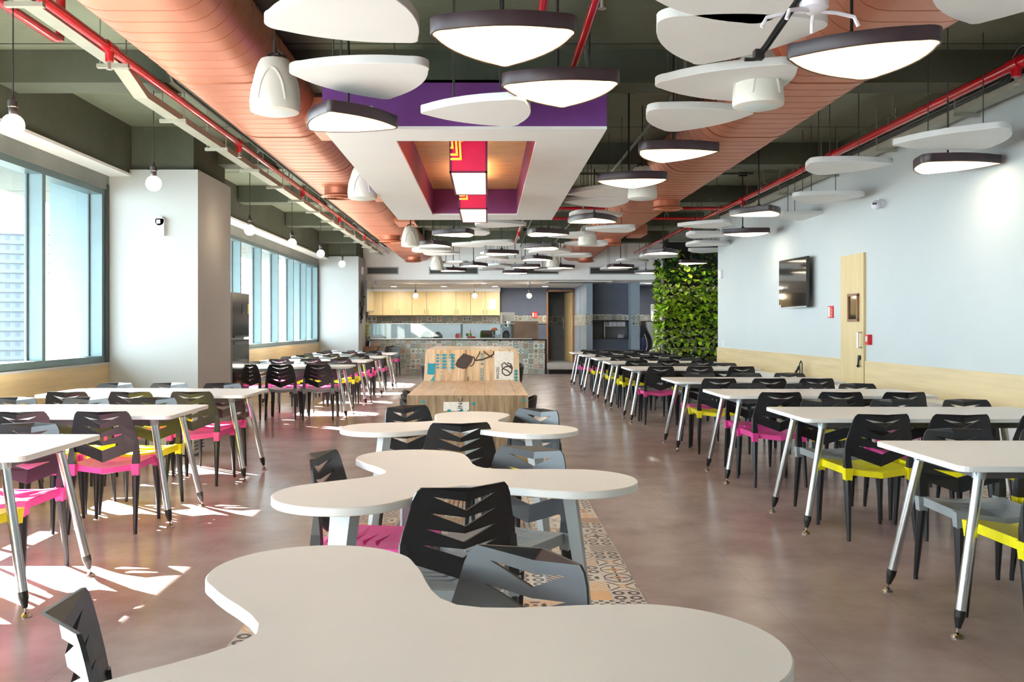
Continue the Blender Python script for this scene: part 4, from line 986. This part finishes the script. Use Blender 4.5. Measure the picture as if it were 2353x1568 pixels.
for k, y in enumerate((10.6, 11.25)):
    tub(-.60+.02*k, y, .78, 180, ('nearer', 'farther')[k]+' black tub stool left of the high plank counter', True); tub(.23, y, .78, 0, ('nearer', 'farther')[k]+' black tub stool right of the high plank counter', True)
# ------------------------------------------------------------------ serving counter and kitchen
SCN = thing('serving_counter', 'long serving counter faced in patchwork tiles with black stone top', 'counter', (0, 0, 0))
q = MB(); q.box(-3.27, 1.60, YB, YB+.75, 0, .94); mb_obj('tiled_front', q, M['counter_tile'], SCN)
q = MB(); q.box(-3.29, 1.66, YB-.03, YB+.78, .94, .975); q.box(1.60, 1.66, YB-.02, YB+.78, 0, .94); mb_obj('stone_top', q, M['granite'], SCN)
q = MB(); q.box(-3.29, 1.25, YB-.01, YB+.6, .975, 1.00); mb_obj('steel_rail', q, M['steel'], SCN)
SG = thing('sneeze_guard', 'glass display guard with steel posts standing on the serving counter', 'glass guard', (0, 0, 0))
for x in (-2.86, -.72, .75):
    q = MB(); q.box(x-.03, x+.03, YB+.10, YB+.14, 1.0, 1.40); mb_obj('post', q, M['frame'], SG)
q = MB(); q.box(-3.29, .77, YB+.08, YB+.40, 1.40, 1.42); mb_obj('top_shelf', q, M['steel'], SG)
q = MB(); q.box(-3.29, .74, YB+.05, YB+.056, 1.0, 1.40); mb_obj('glass_front', q, M['glass'], SG)
for k in range(9):
    x1_ = .415-k*.497*.985; x0_ = x1_-.485; z0, z1 = 1.70, 2.50
    t = thing('wall_cabinet', 'pale maple cabinet, %s from the right end above the kitchen band' % (ORD[k] if k else 'first'), 'cabinet', (x0_, Y1-.38, z0), 0, 'maple wall cabinets')
    q = MB(); q.box(0, .488, .02, .378, 0, z1-z0); mb_obj('body', q, M['maple_v'], t)
    q = MB(); q.box(.004, .484, 0, .018, .004, z1-z0-.004); dd = mb_obj('cabinet_door', q, M['maple_v'], t)
    hx = .06 if k % 2 == 0 else .43
    q = MB(); q.path([(hx, 0, .05), (hx, -.03, .05), (hx, -.03, .19), (hx, 0, .19)], .008, 6); mb_obj('handle', q, M['steel'], dd)
    if k == 0:
        q = MB(); q.box(x0_+.12, x0_+.36, Y1-.384, Y1-.381, 1.90, 2.24); tag(mb_obj('paper_notice', q, M['paper']), 'blank white sheet taped on the rightmost maple cabinet', 'paper')
def simple(name, label, cat, parts, loc=(0,0,0), group=None):
    t = thing(name, label, cat, loc, 0, group)
    for pn, mb_, mt, sm in parts: mb_obj(pn, mb_, mt, t, sm)
    return t
zt = 1.0
def cx_(px, y): return (px-CX)*y/F
yk = YB+.42
for px, sx_, h_, lab in ((980, .17, .20, 'left of two black fabric-covered bundles on the counter'), (1006, .14, .18, 'right of two black fabric-covered bundles on the counter')):
    q = MB(); rs = []
    for j in range(9):
        u = j/8; rr = math.cos(u*PI/2*.96)**.6; rs.append([(sx_*rr*math.cos(2*PI*i/18)*(1+.06*math.sin(2*PI*i/18*3+j*.4)), .13*rr*math.sin(2*PI*i/18), h_*u) for i in range(18)])
    q.rings(rs); o = mb_obj('covered_bundle', q, M['bagblack'], None, True, (cx_(px, yk), yk, zt)); tag(o, lab, 'bundle')
def bottle(px, y, h_, r, m_, capm, lab, name='sauce_bottle'):
    q = MB(); q.lathe([(r, 0), (r, h_*.6), (r*.4, h_*.8), (r*.4, h_*.9)], 14); c = MB(); c.lathe([(r*.45, h_*.88), (r*.45, h_), (r*.2, h_*1.02)], 12)
    simple(name, lab, 'bottle', [('bottle_body', q, m_, True), ('cap', c, capm, True)], (cx_(px, y), y, zt), 'bottles on the serving counter')
bottle(1049, yk, .15, .035, M['tomato'], M['cup'], 'leftmost of three squat red jars behind the counter glass')
bottle(1053, yk+.08, .15, .035, M['tomato'], M['cup'], 'middle of three squat red jars behind the counter glass')
bottle(1057.5, yk, .16, .035, M['orange'], M['cup'], 'rightmost of three squat red jars behind the counter glass')
bottle(1081, yk, .23, .03, M['orange'], M['tomato'], 'tall red-capped sauce bottle on the serving counter')
bottle(1105, yk, .21, .03, M['green'], M['cup'], 'green bottle beside the black microwave on the counter')
q = MB(); q.box(-.12, .12, -.12, .12, 0, .05); q2 = MB()
t = simple('red_tray', 'red tray of vegetables on the serving counter', 'tray', [('tray_body', q, M['tomato'], False)], (cx_(1083, yk-.05), yk-.05, zt))
for px, r, lab in ((1074, .05, 'large round green vegetable on the red tray'), (1082, .035, 'small round green vegetable on the red tray')):
    q = MB(); q.sphere((0, 0, r), r, 12); tag(mb_obj('green_vegetable', q, M['green'], None, True, (cx_(px, yk-.05), yk-.05, zt+.05)), lab, 'vegetable')
q = MB(); q.box(-.20, .20, -.15, .15, .01, .22); g = MB(); g.box(-.18, .10, -.156, -.15, .03, .20); h2 = MB(); h2.box(.12, .135, -.18, -.15, .04, .19)
simple('microwave_oven', 'black microwave oven on the counter behind the glass', 'oven', [('body', q, M['black'], False), ('oven_door', g, M['screen'], False), ('handle', h2, M['steel'], False)], (cx_(1122, yk), yk, zt))
q = MB(); q.lathe([(.10, 0), (.095, .03), (.06, .07), (.02, .085)], 20); tag(mb_obj('upturned_bowl', q, M['orange'], None, True, (cx_(1136, yk), yk, zt+.22)), 'orange upturned bowl on top of the black microwave', 'bowl')
q = MB(); q.lathe([(.05, 0), (.09, .05), (.10, .10), (.095, .10), (.05, .02)], 20); tag(mb_obj('white_bowl', q, M['cup'], None, True, (cx_(1143, yk-.15), yk-.15, zt)), 'white bowl on the counter right of the glass guard', 'bowl')
q = MB(); q.box(0, .74, 0, .45, 0, .52); q2 = MB(); q2.box(-.01, .75, -.012, 0, .0, .50)
for i in range(4): q2.box(0, .74, -.018, -.012, .12*i+.02, .12*i+.03)
simple('steel_shutter_box', 'brown steel panel unit at the right end of the counter', 'steel unit', [('body', q, M['steel'], False), ('front_panel', q2, M['steel_brown'], False)], (cx_(1175, YB+.1), YB+.1, .975))
q = MB(); q.box(0, .05, 0, .5, 0, .70); q.box(0, .42, .0, .5, .33, .36); q.box(0, .42, .45, .5, .36, .76); q.box(0.37, .42, 0, .5, 0, .33)
simple('steel_rack', 'steel rack with back plate beside the brown steel unit', 'rack', [('rack_frame', q, M['steel'], False)], (cx_(1150, YB+.3), YB+.25, .975))
q = MB(); q.lathe([(.085, 0), (.09, .14), (.10, .145), (.09, .15)], 20); q2 = MB(); q2.path([(-.09, 0, .10), (-.13, 0, .12), (-.09, 0, .14)], .008, 6)
simple('steel_pot', 'small steel pot on the rack shelf', 'pot', [('pot_body', q, M['steel'], True), ('handle', q2, M['steel'], True)], (cx_(1168, YB+.5), YB+.42, .975+.36))
q = MB(); q.lathe([(.09, 0), (.11, .08), (.10, .16), (.08, .19)], 18); q2 = MB(); q2.lathe([(.085, .19), (.05, .23), (.02, .24)], 16)
simple('rice_cooker', 'black rice cooker under the rack shelf on the counter', 'cooker', [('cooker_body', q, M['black'], True), ('lid', q2, M['bezel'], True)], (cx_(1163, YB+.45), YB+.42, .98))
def fire_sign(x0, x1, y0, y1, z0, z1, axis, label):
    t = thing('fire_sign', label, 'sign', ((x0+x1)/2, (y0+y1)/2, (z0+z1)/2)); w_, d_, h_ = (x1-x0)/2, (y1-y0)/2, (z1-z0)/2
    q = MB(); q.box(-w_, w_, -d_, d_, -h_, h_); mb_obj('plate', q, M['sign_red'], t); q = MB()
    if axis == 'y':
        q.box(-w_*.8, -w_*.25, -d_-.002, -d_, -h_*.7, h_*.7)
        for k in range(3): q.box(w_*.1, w_*.7, -d_-.002, -d_, -h_*.7+k*h_*.5, -h_*.5+k*h_*.5)
    else:
        q.box(-w_-.002, -w_, d_*.15, d_*.85, -h_*.85, h_*.85)
        for k in range(3): q.hexa([(-w_-.002, -d_*.8, -h_*.8+k*h_*.5), (-w_, -d_*.8, -h_*.8+k*h_*.5), (-w_, -d_*.6, -h_*.8+k*h_*.5), (-w_-.002, -d_*.6, -h_*.8+k*h_*.5)], [(-w_-.002, -d_*.1, -h_*.4+k*h_*.5), (-w_, -d_*.1, -h_*.4+k*h_*.5), (-w_, d_*.05, -h_*.4+k*h_*.5), (-w_-.002, d_*.05, -h_*.4+k*h_*.5)])
    mb_obj('white_marks', q, M['print_white'], t)
y = Y1-.01; fire_sign(cx_(1222, y), cx_(1235, y), y-.05, y-.04, H+(CY-731)*y/F, H+(CY-717)*y/F, 'y', 'small red fire sign on the dark wall behind the counter')
ys0, ys1 = (XR)*F/(1916-CX), (XR)*F/(1904-CX)
fire_sign(XR-.012, XR-.001, ys0, ys1, H+(CY-731)*ys0/F, H+(CY-703)*ys0/F, 'x', 'red and white fire sign on the wall between television and door')
yc = XR*F/(2001-CX); t = thing('fire_call_point', 'red fire call point on the wall right of the door', 'alarm', (XR, yc, H-(781-CY)*yc/F))
q = MB(); q.box(-.05, 0, -.035, .035, -.06, .06); mb_obj('housing', q, M['sign_red'], t); q = MB(); q.box(-.054, -.05, -.022, .022, -.02, .04); mb_obj('label_plate', q, M['print_white'], t)
yc = XR*F/(1664-CX); t = thing('wall_socket', 'white double socket low on the right wall near the plants', 'socket', (XR, yc, H-(790-CY)*yc/F))
q = MB(); q.box(-.012, 0, -.09, .09, -.045, .045); mb_obj('plate', q, M['cup'], t); q = MB(); q.box(-.016, -.012, -.07, -.01, -.03, .03); q.box(-.016, -.012, .01, .07, -.03, .03); mb_obj('switches', q, M['speaker_g'], t)
# dome camera on the right wall
yc = XR*F/(2028-CX); zc = H+(CY-472)*yc/F
t = thing('security_camera', 'white twin-lens security camera high on the right wall', 'camera', (XR, yc, zc))
q = MB(); q.tube((0, 0, .02), (-.05, 0, .02), .05, n=20); mb_obj('mount', q, M['cup'], t, True)
q = MB(); q.sphere((-.08, -.02, 0), .055, 18); mb_obj('camera_head', q, M['cup'], t, True)
q = MB(); q.tube((-.12, -.05, 0.01), (-.132, -.055, 0.01), .012, n=12); q.tube((-.105, -.065, 0.01), (-.112, -.077, 0.01), .012, n=12); mb_obj('lens', q, M['black'], t, True)
# wall-end box near plants
yb_ = YE-.3; t = thing('wall_junction_box', 'small white box near the end of the right wall above the plants', 'box', (XR, yb_, H+(CY-631)*yb_/F))
q = MB(); q.box(-.05, 0, -.1, .1, -.08, .08); mb_obj('housing', q, M['cup'], t)
# televisions
def tv(name, label, pa, pb, z0, z1, wallx, sg):
    """screen from plan point pa to pb, facing away from the wall"""
    pa, pb = Vector(pa), Vector(pb); c = (pa+pb)/2; d = pb-pa; L = d.length; t = thing(name, label, 'television', (c.x, c.y, 0), math.atan2(d.y, d.x))
    q = MB(); q.box(-L/2, L/2, 0, .04, z0, z1); mb_obj('casing', q, M['bezel'], t)
    q = MB(); q.box(-L/2+.012, L/2-.012, -.003, 0, z0+.025, z1-.012); mb_obj('screen', q, M['screen'], t)
    q = MB(); q.box(-L/2, L/2, -.006, 0, z0, z0+.012); q.box(-L/2+.002, -L/2+.10, -.008, -.006, z0+.004, z0+.05); mb_obj('silver_strip', q, M['steel'], t)
    gap = abs(wallx-c.x)/abs(math.sin(math.atan2(d.y, d.x)))-.0
    q = MB(); q.box(-.12, .12, .04, .06, (z0+z1)/2-.12, (z0+z1)/2+.12); q.tube((0, .05, (z0+z1)/2), (0, gap-.012, (z0+z1)/2), .02, n=10); mb_obj('wall_bracket', q, M['black'], t)
def tvpt(px, x): return (x, x*F/(px-CX))
a = tvpt(1790, 4.30); b = tvpt(1853.5, 4.36)
tv('wall_television', 'black flat television hung tilted on the white right wall', a, b, H+(CY-709)*13.1/F, H+(CY-594)*12.6/F, XR, 1)
a = (-3.27, 24.9+.0); 
tv('wall_television', 'dark television on the side of the far pillar by the kitchen', (-3.22, 23.75), (-3.16, 24.72), H+(CY-717)*24.2/F, H+(CY-647)*24.2/F, XP, -1)
t = thing('cable_clutter', 'tangle of black and white cables on the far pillar side', 'cables', (XP, 23.7, 0)); q = MB()
for k in range(5): q.path([(.015+.01*k, R.uniform(-.2, .3), R.uniform(1.4, 2.0)) for _ in range(6)], .007, 5)
q.box(0, .06, -.1, .1, 1.85, 2.0); mb_obj('cable', q, M['black'], t, True)
t = thing('wall_speaker_box', 'white wall unit high on the far pillar side', 'box', (XP, 24.1, 0)); q = MB(); q.box(0, .05, -.17, .17, H+(CY-631)*24.1/F, H+(CY-614)*24.1/F); mb_obj('housing', q, M['cup'], t)
# room thermostat on near pillar
yp = P1[0]; t = thing('wall_dispenser', 'small white wall device on the near pillar', 'wall device', (cx_(370, yp), yp, H+(CY-523)*yp/F))
q = MB(); q.box(-.052, .052, -.05, 0, -.10, .10); q.tube((0, -.05, .07), (0, 0, .07), .052, n=18); mb_obj('housing', q, M['cup'], t); q = MB(); q.box(-.035, .01, -.054, -.05, .04, .085); q.box(-.01, .01, -.054, -.05, -.06, -.03); mb_obj('display', q, M['speaker_g'], t)
# air vents in bulkhead
for k, (px0, px1, lab) in enumerate(((845, 914, 'leftmost'), (988, 1097, 'second from left'), (1185, 1282, 'third from left'), (1357, 1466, 'rightmost'))):
    yy = YB-.12; x0_, x1_ = cx_(px0, yy), cx_(px1, yy); z0, z1 = H+(CY-629)*yy/F, H+(CY-616)*yy/F
    t = thing('air_vent', '%s long slotted air vent in the white bulkhead' % lab, 'vent', (x0_, yy, z0), 0, 'air vents in the bulkhead'); w_, h_ = x1_-x0_, z1-z0
    q = MB(); q.box(-.03, w_+.03, -.012, 0, -.03, 0); q.box(-.03, w_+.03, -.012, 0, h_, h_+.03); q.box(-.03, 0, -.012, 0, 0, h_); q.box(w_, w_+.03, -.012, 0, 0, h_); mb_obj('frame', q, M['pillar_white'], t)
    q = MB(); q.box(0, w_, -.002, 0, 0, h_); mb_obj('backing', q, M['black'], t)
    q = MB()
    for i in range(5): q.box(0, w_, -.010, -.003, h_*(i+.3)/5, h_*(i+.5)/5)
    mb_obj('slats', q, M['lintel'], t)
# kitchen ceiling fittings
for k, (px, py) in enumerate(((905, 660), (1020, 661), (1111, 650), (1138, 662), (1253, 663), (1490, 655))):
    y = min((2.63-H)*F/(CY-py), 28.7 if k < 5 else 26.6); x = cx_(px, y)
    t = thing('downlight', '%s recessed downlight from the left in the kitchen ceiling' % ('first second third fourth fifth sixth'.split()[k]), 'ceiling light', (x, y, 2.63), 0, 'kitchen downlights')
    q = MB(); q.lathe([(.10, 0), (.11, -.012), (.09, -.015)], 24); mb_obj('ring', q, M['cup'], t, True); q = MB(); q.lathe([(.088, -.016), (.05, -.019), (.001, -.02)], 24); mb_obj('diffuser', q, M['down'], t, True)
    ld = bpy.data.lights.new('downlight', 'AREA'); ld.shape = 'DISK'; ld.size = .15; ld.energy = 31; ld.color = (1, .93, .82); link('lamp_light', ld, t, (0, 0, -.03))
for k, (x, w_, y0_, y1_, lab) in enumerate(((-2.5, 2.3, 26.3, 27.2, 'pale square air grille panel in the kitchen ceiling'), (1.7, 1.9, 25.6, 26.6, 'grey ceiling grille right of the kitchen bulbs'))):
    t = thing('ceiling_grille', lab, 'vent', (x, y0_, 2.63)); q = MB(); q.box(0, w_, 0, y1_-y0_, -.012, 0); mb_obj('frame', q, M['cup'] if k == 0 else M['soffit_white'], t)
    q = MB(); q.box(.1, w_-.1, .1, y1_-y0_-.1, -.018, -.012); mb_obj('slats', q, M['soffit_white'] if k == 0 else M['lintel'], t)
for px, y, lab in ((866, 25.9, 'white camera on the kitchen ceiling beside the far television'), (1215, 25.9, 'white dome on the kitchen ceiling above the right bulb')):
    q = MB(); q.lathe([(.06, 0), (.06, -.03), (.05, -.07), (.02, -.09)], 18); tag(mb_obj('dome_camera', q, M['cup'], None, True, (cx_(px, y), y, 2.63)), lab, 'camera')

# ------------------------------------------------------------------ hatch, shelves, dispenser
t = thing('hatch_shelf', 'black framed serving hatch with inner steel shelf', 'shelf', (0, 0, 0))
q = MB()
for (a, b, c, e) in ((3.12, 4.26, .95, .98), (3.12, 4.26, 1.49, 1.52), (3.12, 3.15, .98, 1.49), (4.23, 4.26, .98, 1.49)): q.box(a, b, 26.85, 26.92, c, e)
mb_obj('frame', q, M['black'], t); q = MB(); q.box(3.55, 4.23, 27.1, 27.5, 1.32, 1.345); q.box(3.53, 3.56, 26.95, 27.5, .98, 1.49); mb_obj('shelf_board', q, M['steel'], t)
for k in range(5):
    q = MB(); q.box(0, .115, 0, .2, 0, .12); q.box(-.004, .119, -.005, .205, .11, .13)
    tag(mb_obj('white_box', q, M['cup'], None, False, (3.58+k*.128, 27.15, 1.345)), 'white carton on the hatch shelf, %s from the left' % ('first second third fourth fifth'.split()[k]), 'box', 'white cartons on the hatch shelf')
for k in range(4):
    q = MB(); q.lathe([(.08, 0), (.11, .03), (.10, .035), (.02, .01)], 18); tag(mb_obj('plate', q, M['cup'], None, True, (4.08, 27.2, .96+.032*k)), '%s plate up in the small stack inside the hatch' % ('lowest second third topmost'.split()[k]), 'plate', 'plates stacked in the hatch')
t = thing('drinks_dispenser', 'black and silver drinks machine with a curved front beside the plants', 'drinks machine', (5.2, 27.2, 0))
q = MB(); q.box(-.42, .42, 0, .6, 0, 1.50); mb_obj('body', q, M['black'], t)
q = MB(); xs = []
for j in range(20):
    z = .45+j*1.02/19; u = -.27+.09*math.sin((z-.5)*5.2); xs.append((u, z))
q.rings([[(x, -.06, z), (.42, -.06, z), (.42, 0, z), (x, 0, z)] for x, z in xs]); mb_obj('front_panel', q, M['steel'], t)
q = MB(); q.path([(x, -.06, z) for x, z in xs], .02, 8); mb_obj('chrome_edge', q, M['chrome'], t, True)
for k in range(4):
    q = MB(); q.tube((-.06+.09*k, -.07, 1.0), (-.06+.09*k, -.085, 1.0), .028, n=14); mb_obj('button', q, M['bezel'], t, True)
q = MB(); q.box(.02, .04, -.066, -.062, 1.34, 1.36); mb_obj('indicator', q, M['led'], t)
for k in range(3):
    q = MB(); q.lathe([(.045, 0), (.05, .10), (.035, .17), (.045, .18), (.03, .30-.06*k)], 16); tag(mb_obj('cup_stack', q, M['cup'], None, True, (5.06+.12*k, 27.3, 1.50)), '%s stack of paper cups on the drinks machine' % ('left middle right'.split()[k]), 'cups', 'cup stacks on the drinks machine')
q = MB(); q.box(5.17, 5.41, 28.18, 28.195, 1.6, 2.03); tag(mb_obj('paper_notice', q, M['paper']), 'white notice on the dark wall above the drinks machine', 'paper')
t = thing('water_cooler', 'dark blue water container left of the drinks machine', 'container', (4.36, 27.0, 0)); t.location = (4.68, 26.8, 0)
q = MB(); q.lathe([(.08, 0), (.09, .05), (.09, .8), (.07, .95), (.04, 1.0)], 20); mb_obj('body', q, mat('dark_blue_plastic', (.02, .025, .08), .3), t, True)
q = MB(); q.path([(.09, 0, .6), (.13, 0, .7), (.12, 0, .9), (.05, 0, 1.1)], .012, 6); mb_obj('handle', q, M['steel'], t, True)
# ------------------------------------------------------------------ fridge and floor heater
t = thing('refrigerator', 'tall dark steel two-door refrigerator behind the near pillar', 'refrigerator', (-3.88, 11.80, 0))
q = MB(); q.box(-.5, .42, .03, .86, .04, 1.80); mb_obj('body', q, M['fridge_side'], t)
for z0, z1 in ((.06, 1.16), (1.19, 1.80)):
    q = MB(); q.box(.42, .49, .03, .86, z0, z1); d = mb_obj('fridge_door', q, [M['fridge'], M['fridge_side']], t)
    for p in d.data.polygons:
        if p.normal.y < -.5: p.material_index = 1
    q = MB(); q.box(.488, .496, .12, .80, (z1-.07 if z0 < 1 else z0+.0), (z1-.02 if z0 < 1 else z0+.025)); mb_obj('door_handle', q, M['black'], d)
q = MB(); q.box(.49, .494, .50, .60, 1.50, 1.66); mb_obj('display', q, M['screen'], t)
q = MB(); q.box(.49, .493, .78, .83, 1.52, 1.66); mb_obj('energy_label', q, M['leafy'], t)
t = thing('floor_unit', 'low grey louvred floor unit under the window-side tables', 'floor unit', (-3.15, 9.35, 0))
q = MB(); q.box(-.35, .12, -.18, .18, .02, .34); mb_obj('housing', q, M['fridge_side'], t); q = MB()
for k in range(7): q.box(.12, .13, -.15, .15, .06+.035*k, .075+.035*k)
mb_obj('louvres', q, M['apron'], t); q = MB(); q.box(-.3, .1, -.14, .14, 0, .02); mb_obj('foot', q, M['black'], t)
# looped black cord gadget on right ledge
t = thing('cable_loop', 'upright black looped cable standing on the white ledge by the wall', 'cable', (4.36, XR*F/(1838-CX)*.97, .62))
q = MB(); q.path([(0, -.06, 0), (0, -.04, .1), (0, -.05, .2), (0, 0, .24), (0, .05, .2), (0, .04, .1), (0, .06, 0)], .009, 8); mb_obj('loop', q, M['wire'], t, True)
q = MB(); q.path([(0, .05, .01), (0, .14, .03), (0, .2, .08), (0, .12, .12), (0, .08, .16)], .018, 8); mb_obj('plug_end', q, M['wire'], t, True)

# ------------------------------------------------------------------ green wall
GX0, GX1, GY, GH = 4.02, 5.35, 20.4, 2.98
t = thing('green_wall', 'tall planted green wall of bright leaves beside the white wall', 'green wall', (0, GY, 0))
q = MB(); q.box(GX0+.06, GX1, .10, .34, 0, GH+.3); mb_obj('backing_panel', q, M['black'], t)
q = MB()
rows = 15
for k in range(rows):
    z = .12+k*GH/rows
    for j in range(7): 
        x = GX0+.12+j*.18; q.hexa([(x, .02, z), (x+.14, .02, z), (x+.14, .11, z), (x, .11, z)], [(x-.01, -.02, z+.12), (x+.15, -.02, z+.12), (x+.15, .11, z+.12), (x-.01, .11, z+.12)])
mb_obj('planter_pockets', q, M['bezel'], t)
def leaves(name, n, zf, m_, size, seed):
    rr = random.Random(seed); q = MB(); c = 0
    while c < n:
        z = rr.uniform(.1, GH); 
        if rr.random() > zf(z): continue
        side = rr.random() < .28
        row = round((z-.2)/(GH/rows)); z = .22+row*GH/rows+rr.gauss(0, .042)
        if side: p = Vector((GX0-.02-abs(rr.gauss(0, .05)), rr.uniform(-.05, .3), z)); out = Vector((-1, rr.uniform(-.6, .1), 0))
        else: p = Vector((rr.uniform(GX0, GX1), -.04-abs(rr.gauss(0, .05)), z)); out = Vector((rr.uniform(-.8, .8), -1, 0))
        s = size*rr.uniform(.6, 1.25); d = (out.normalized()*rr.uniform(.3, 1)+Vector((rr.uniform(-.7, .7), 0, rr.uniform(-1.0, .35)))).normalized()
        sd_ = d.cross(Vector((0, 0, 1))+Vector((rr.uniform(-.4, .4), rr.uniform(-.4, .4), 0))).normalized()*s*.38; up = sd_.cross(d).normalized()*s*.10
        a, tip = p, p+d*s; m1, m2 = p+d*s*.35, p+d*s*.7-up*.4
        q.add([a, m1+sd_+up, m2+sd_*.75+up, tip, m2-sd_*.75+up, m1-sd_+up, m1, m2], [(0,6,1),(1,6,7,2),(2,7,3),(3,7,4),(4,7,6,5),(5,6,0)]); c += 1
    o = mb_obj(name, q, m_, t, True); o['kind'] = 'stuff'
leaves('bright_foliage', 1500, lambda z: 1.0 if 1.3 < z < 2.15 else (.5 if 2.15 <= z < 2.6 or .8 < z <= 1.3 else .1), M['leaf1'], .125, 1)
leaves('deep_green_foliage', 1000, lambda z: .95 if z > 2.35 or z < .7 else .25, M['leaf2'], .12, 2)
leaves('variegated_foliage', 2300, lambda z: 1.0 if z < 1.25 or 1.9 < z < 2.25 else .08, M['leaf3'], .085, 3)
leaves('yellow_foliage', 40, lambda z: .6, M['leafy'], .13, 4)

# ------------------------------------------------------------------ person at the counter end
def skin_obj(name, chains, m_, parent, sub=2, root=0):
    """chains: list of (points, radii) joined where they share a point"""
    vs, es, rad, idx = [], [], [], {}
    for pts, rs in chains:
        prev = None
        for p, r in zip(pts, rs):
            k = tuple(round(c, 4) for c in p)
            if k not in idx: idx[k] = len(vs); vs.append(p); rad.append(r)
            if prev is not None and prev != idx[k]: es.append((prev, idx[k]))
            prev = idx[k]
    me = bpy.data.meshes.new(name); me.from_pydata(vs, es, []); me.materials.append(m_)
    o = link(name, me, parent); sk = o.modifiers.new('skin', 'SKIN'); sk.use_smooth_shade = True
    for v_, r in zip(me.skin_vertices[0].data, rad):
        v_.radius = (r, r) if not isinstance(r, tuple) else r
    me.skin_vertices[0].data[root].use_root = True
    s = o.modifiers.new('sub', 'SUBSURF'); s.levels = sub; s.render_levels = sub
    dg = bpy.context.evaluated_depsgraph_get(); m2 = bpy.data.meshes.new_from_object(o.evaluated_get(dg)); o.modifiers.clear(); o.data = m2
    m2.name = name; return o
PX = -3.49
t = thing('person', 'person in a green and yellow checked shirt standing by the far pillar', 'person', (PX, 25.22, 0), 1.35)
pel = (0, 0, .95); chest = (0, 0, 1.33); neck = (0, -.01, 1.50); head = (0, -.03, 1.62)
body = [([pel, (0, 0, 1.12), chest, (0, 0, 1.43), neck, (0, -.02, 1.56), head, (0, -.02, 1.71)], [.13, .12, .145, .12, .055, .065, .085, .07])]
hands = []
for sx in (-1, 1):
    sh, el, wr, pm = (sx*.17, 0, 1.42), (sx*.24, .02, 1.15), (sx*.25, -.10, .93), (sx*.25, -.13, .87)
    body.append(([chest, sh, el, wr, pm], [.145, .06, .043, .028, .032]))
    for k in range(4): body.append(([pm, (sx*.25+(.022*(k-1.5)), -.15, .82), (sx*.25+(.024*(k-1.5)), -.145, .785-.005*(k % 2))], [.032, .009, .008]))
    body.append(([pm, (sx*.215, -.14, .855), (sx*.205, -.15, .83)], [.032, .011, .009]))
    body.append(([pel, (sx*.09, 0, .86), (sx*.10, -.01, .50), (sx*.10, .02, .10), (sx*.10, -.05, .04), (sx*.10, -.15, .03)], [.13, .085, .06, .04, .038, .028]))
skin_obj('body', body, M['skin'], t)
shirt = [([(0, 0, .93), (0, 0, 1.12), chest, (0, 0, 1.43), (0, -.01, 1.47)], [.145, .135, .16, .13, .075])]
for sx in (-1, 1): shirt.append(([chest, (sx*.17, 0, 1.42), (sx*.24, .02, 1.15), (sx*.25, -.06, 1.0)], [.16, .075, .058, .045]))
skin_obj('shirt', shirt, M['shirt'], t)
tr_ = [([(0, 0, 1.0), (0, 0, .92)], [.15, .155])]
for sx in (-1, 1): tr_.append(([(0, 0, .92), (sx*.09, 0, .84), (sx*.10, -.01, .50), (sx*.10, .02, .12)], [.155, .112, .085, .062]))
skin_obj('trousers', tr_, M['trouser'], t)
for sx in (-1, 1):
    q = MB(); q.sphere((sx*.10, -.07, .03), .06, 14, .5)
    for i, v_ in enumerate(q.v): q.v[i] = (v_[0], -.07+(v_[1]+.07)*1.9, max(0, v_[2]))
    mb_obj('shoe', q, M['black'], t, True)
q = MB(); q.sphere((0, -.005, 1.68), .093, 18, .95)
for i, v_ in enumerate(q.v): q.v[i] = (v_[0], max(v_[1], -.075+(1.72-v_[2])*.45), v_[2])
mb_obj('hair', q, M['hair'], t, True)
q = MB(); q.hexa([(-.012,-.10,1.615),(.012,-.10,1.615),(.01,-.09,1.615),(-.01,-.09,1.615)], [(-.006,-.105,1.66),(.006,-.105,1.66),(.006,-.09,1.66),(-.006,-.09,1.66)]); mb_obj('nose', q, M['skin'], t)
for sx in (-1, 1):
    q = MB(); q.sphere((sx*.033, -.098, 1.645), .009, 8); mb_obj('eye', q, M['hair'], t, True)
    q = MB(); q.sphere((sx*.086, -.02, 1.635), .022, 10, 1.4); mb_obj('ear', q, M['skin'], t, True)
q = MB(); q.sphere((0, -.095, 1.585), .02, 8, .35); mb_obj('mouth', q, M['lips'], t, True)
q = MB(); q.box(-.18, .18, -.22, .22, 0, .72); q.box(-.2, .2, -.24, .24, .72, .78)
tag(mb_obj('wooden_stand', q, M['brown_wood'], None, False, (-3.22+.02, 24.55, 0)), 'small brown stand between far pillar and tiled counter', 'stand')
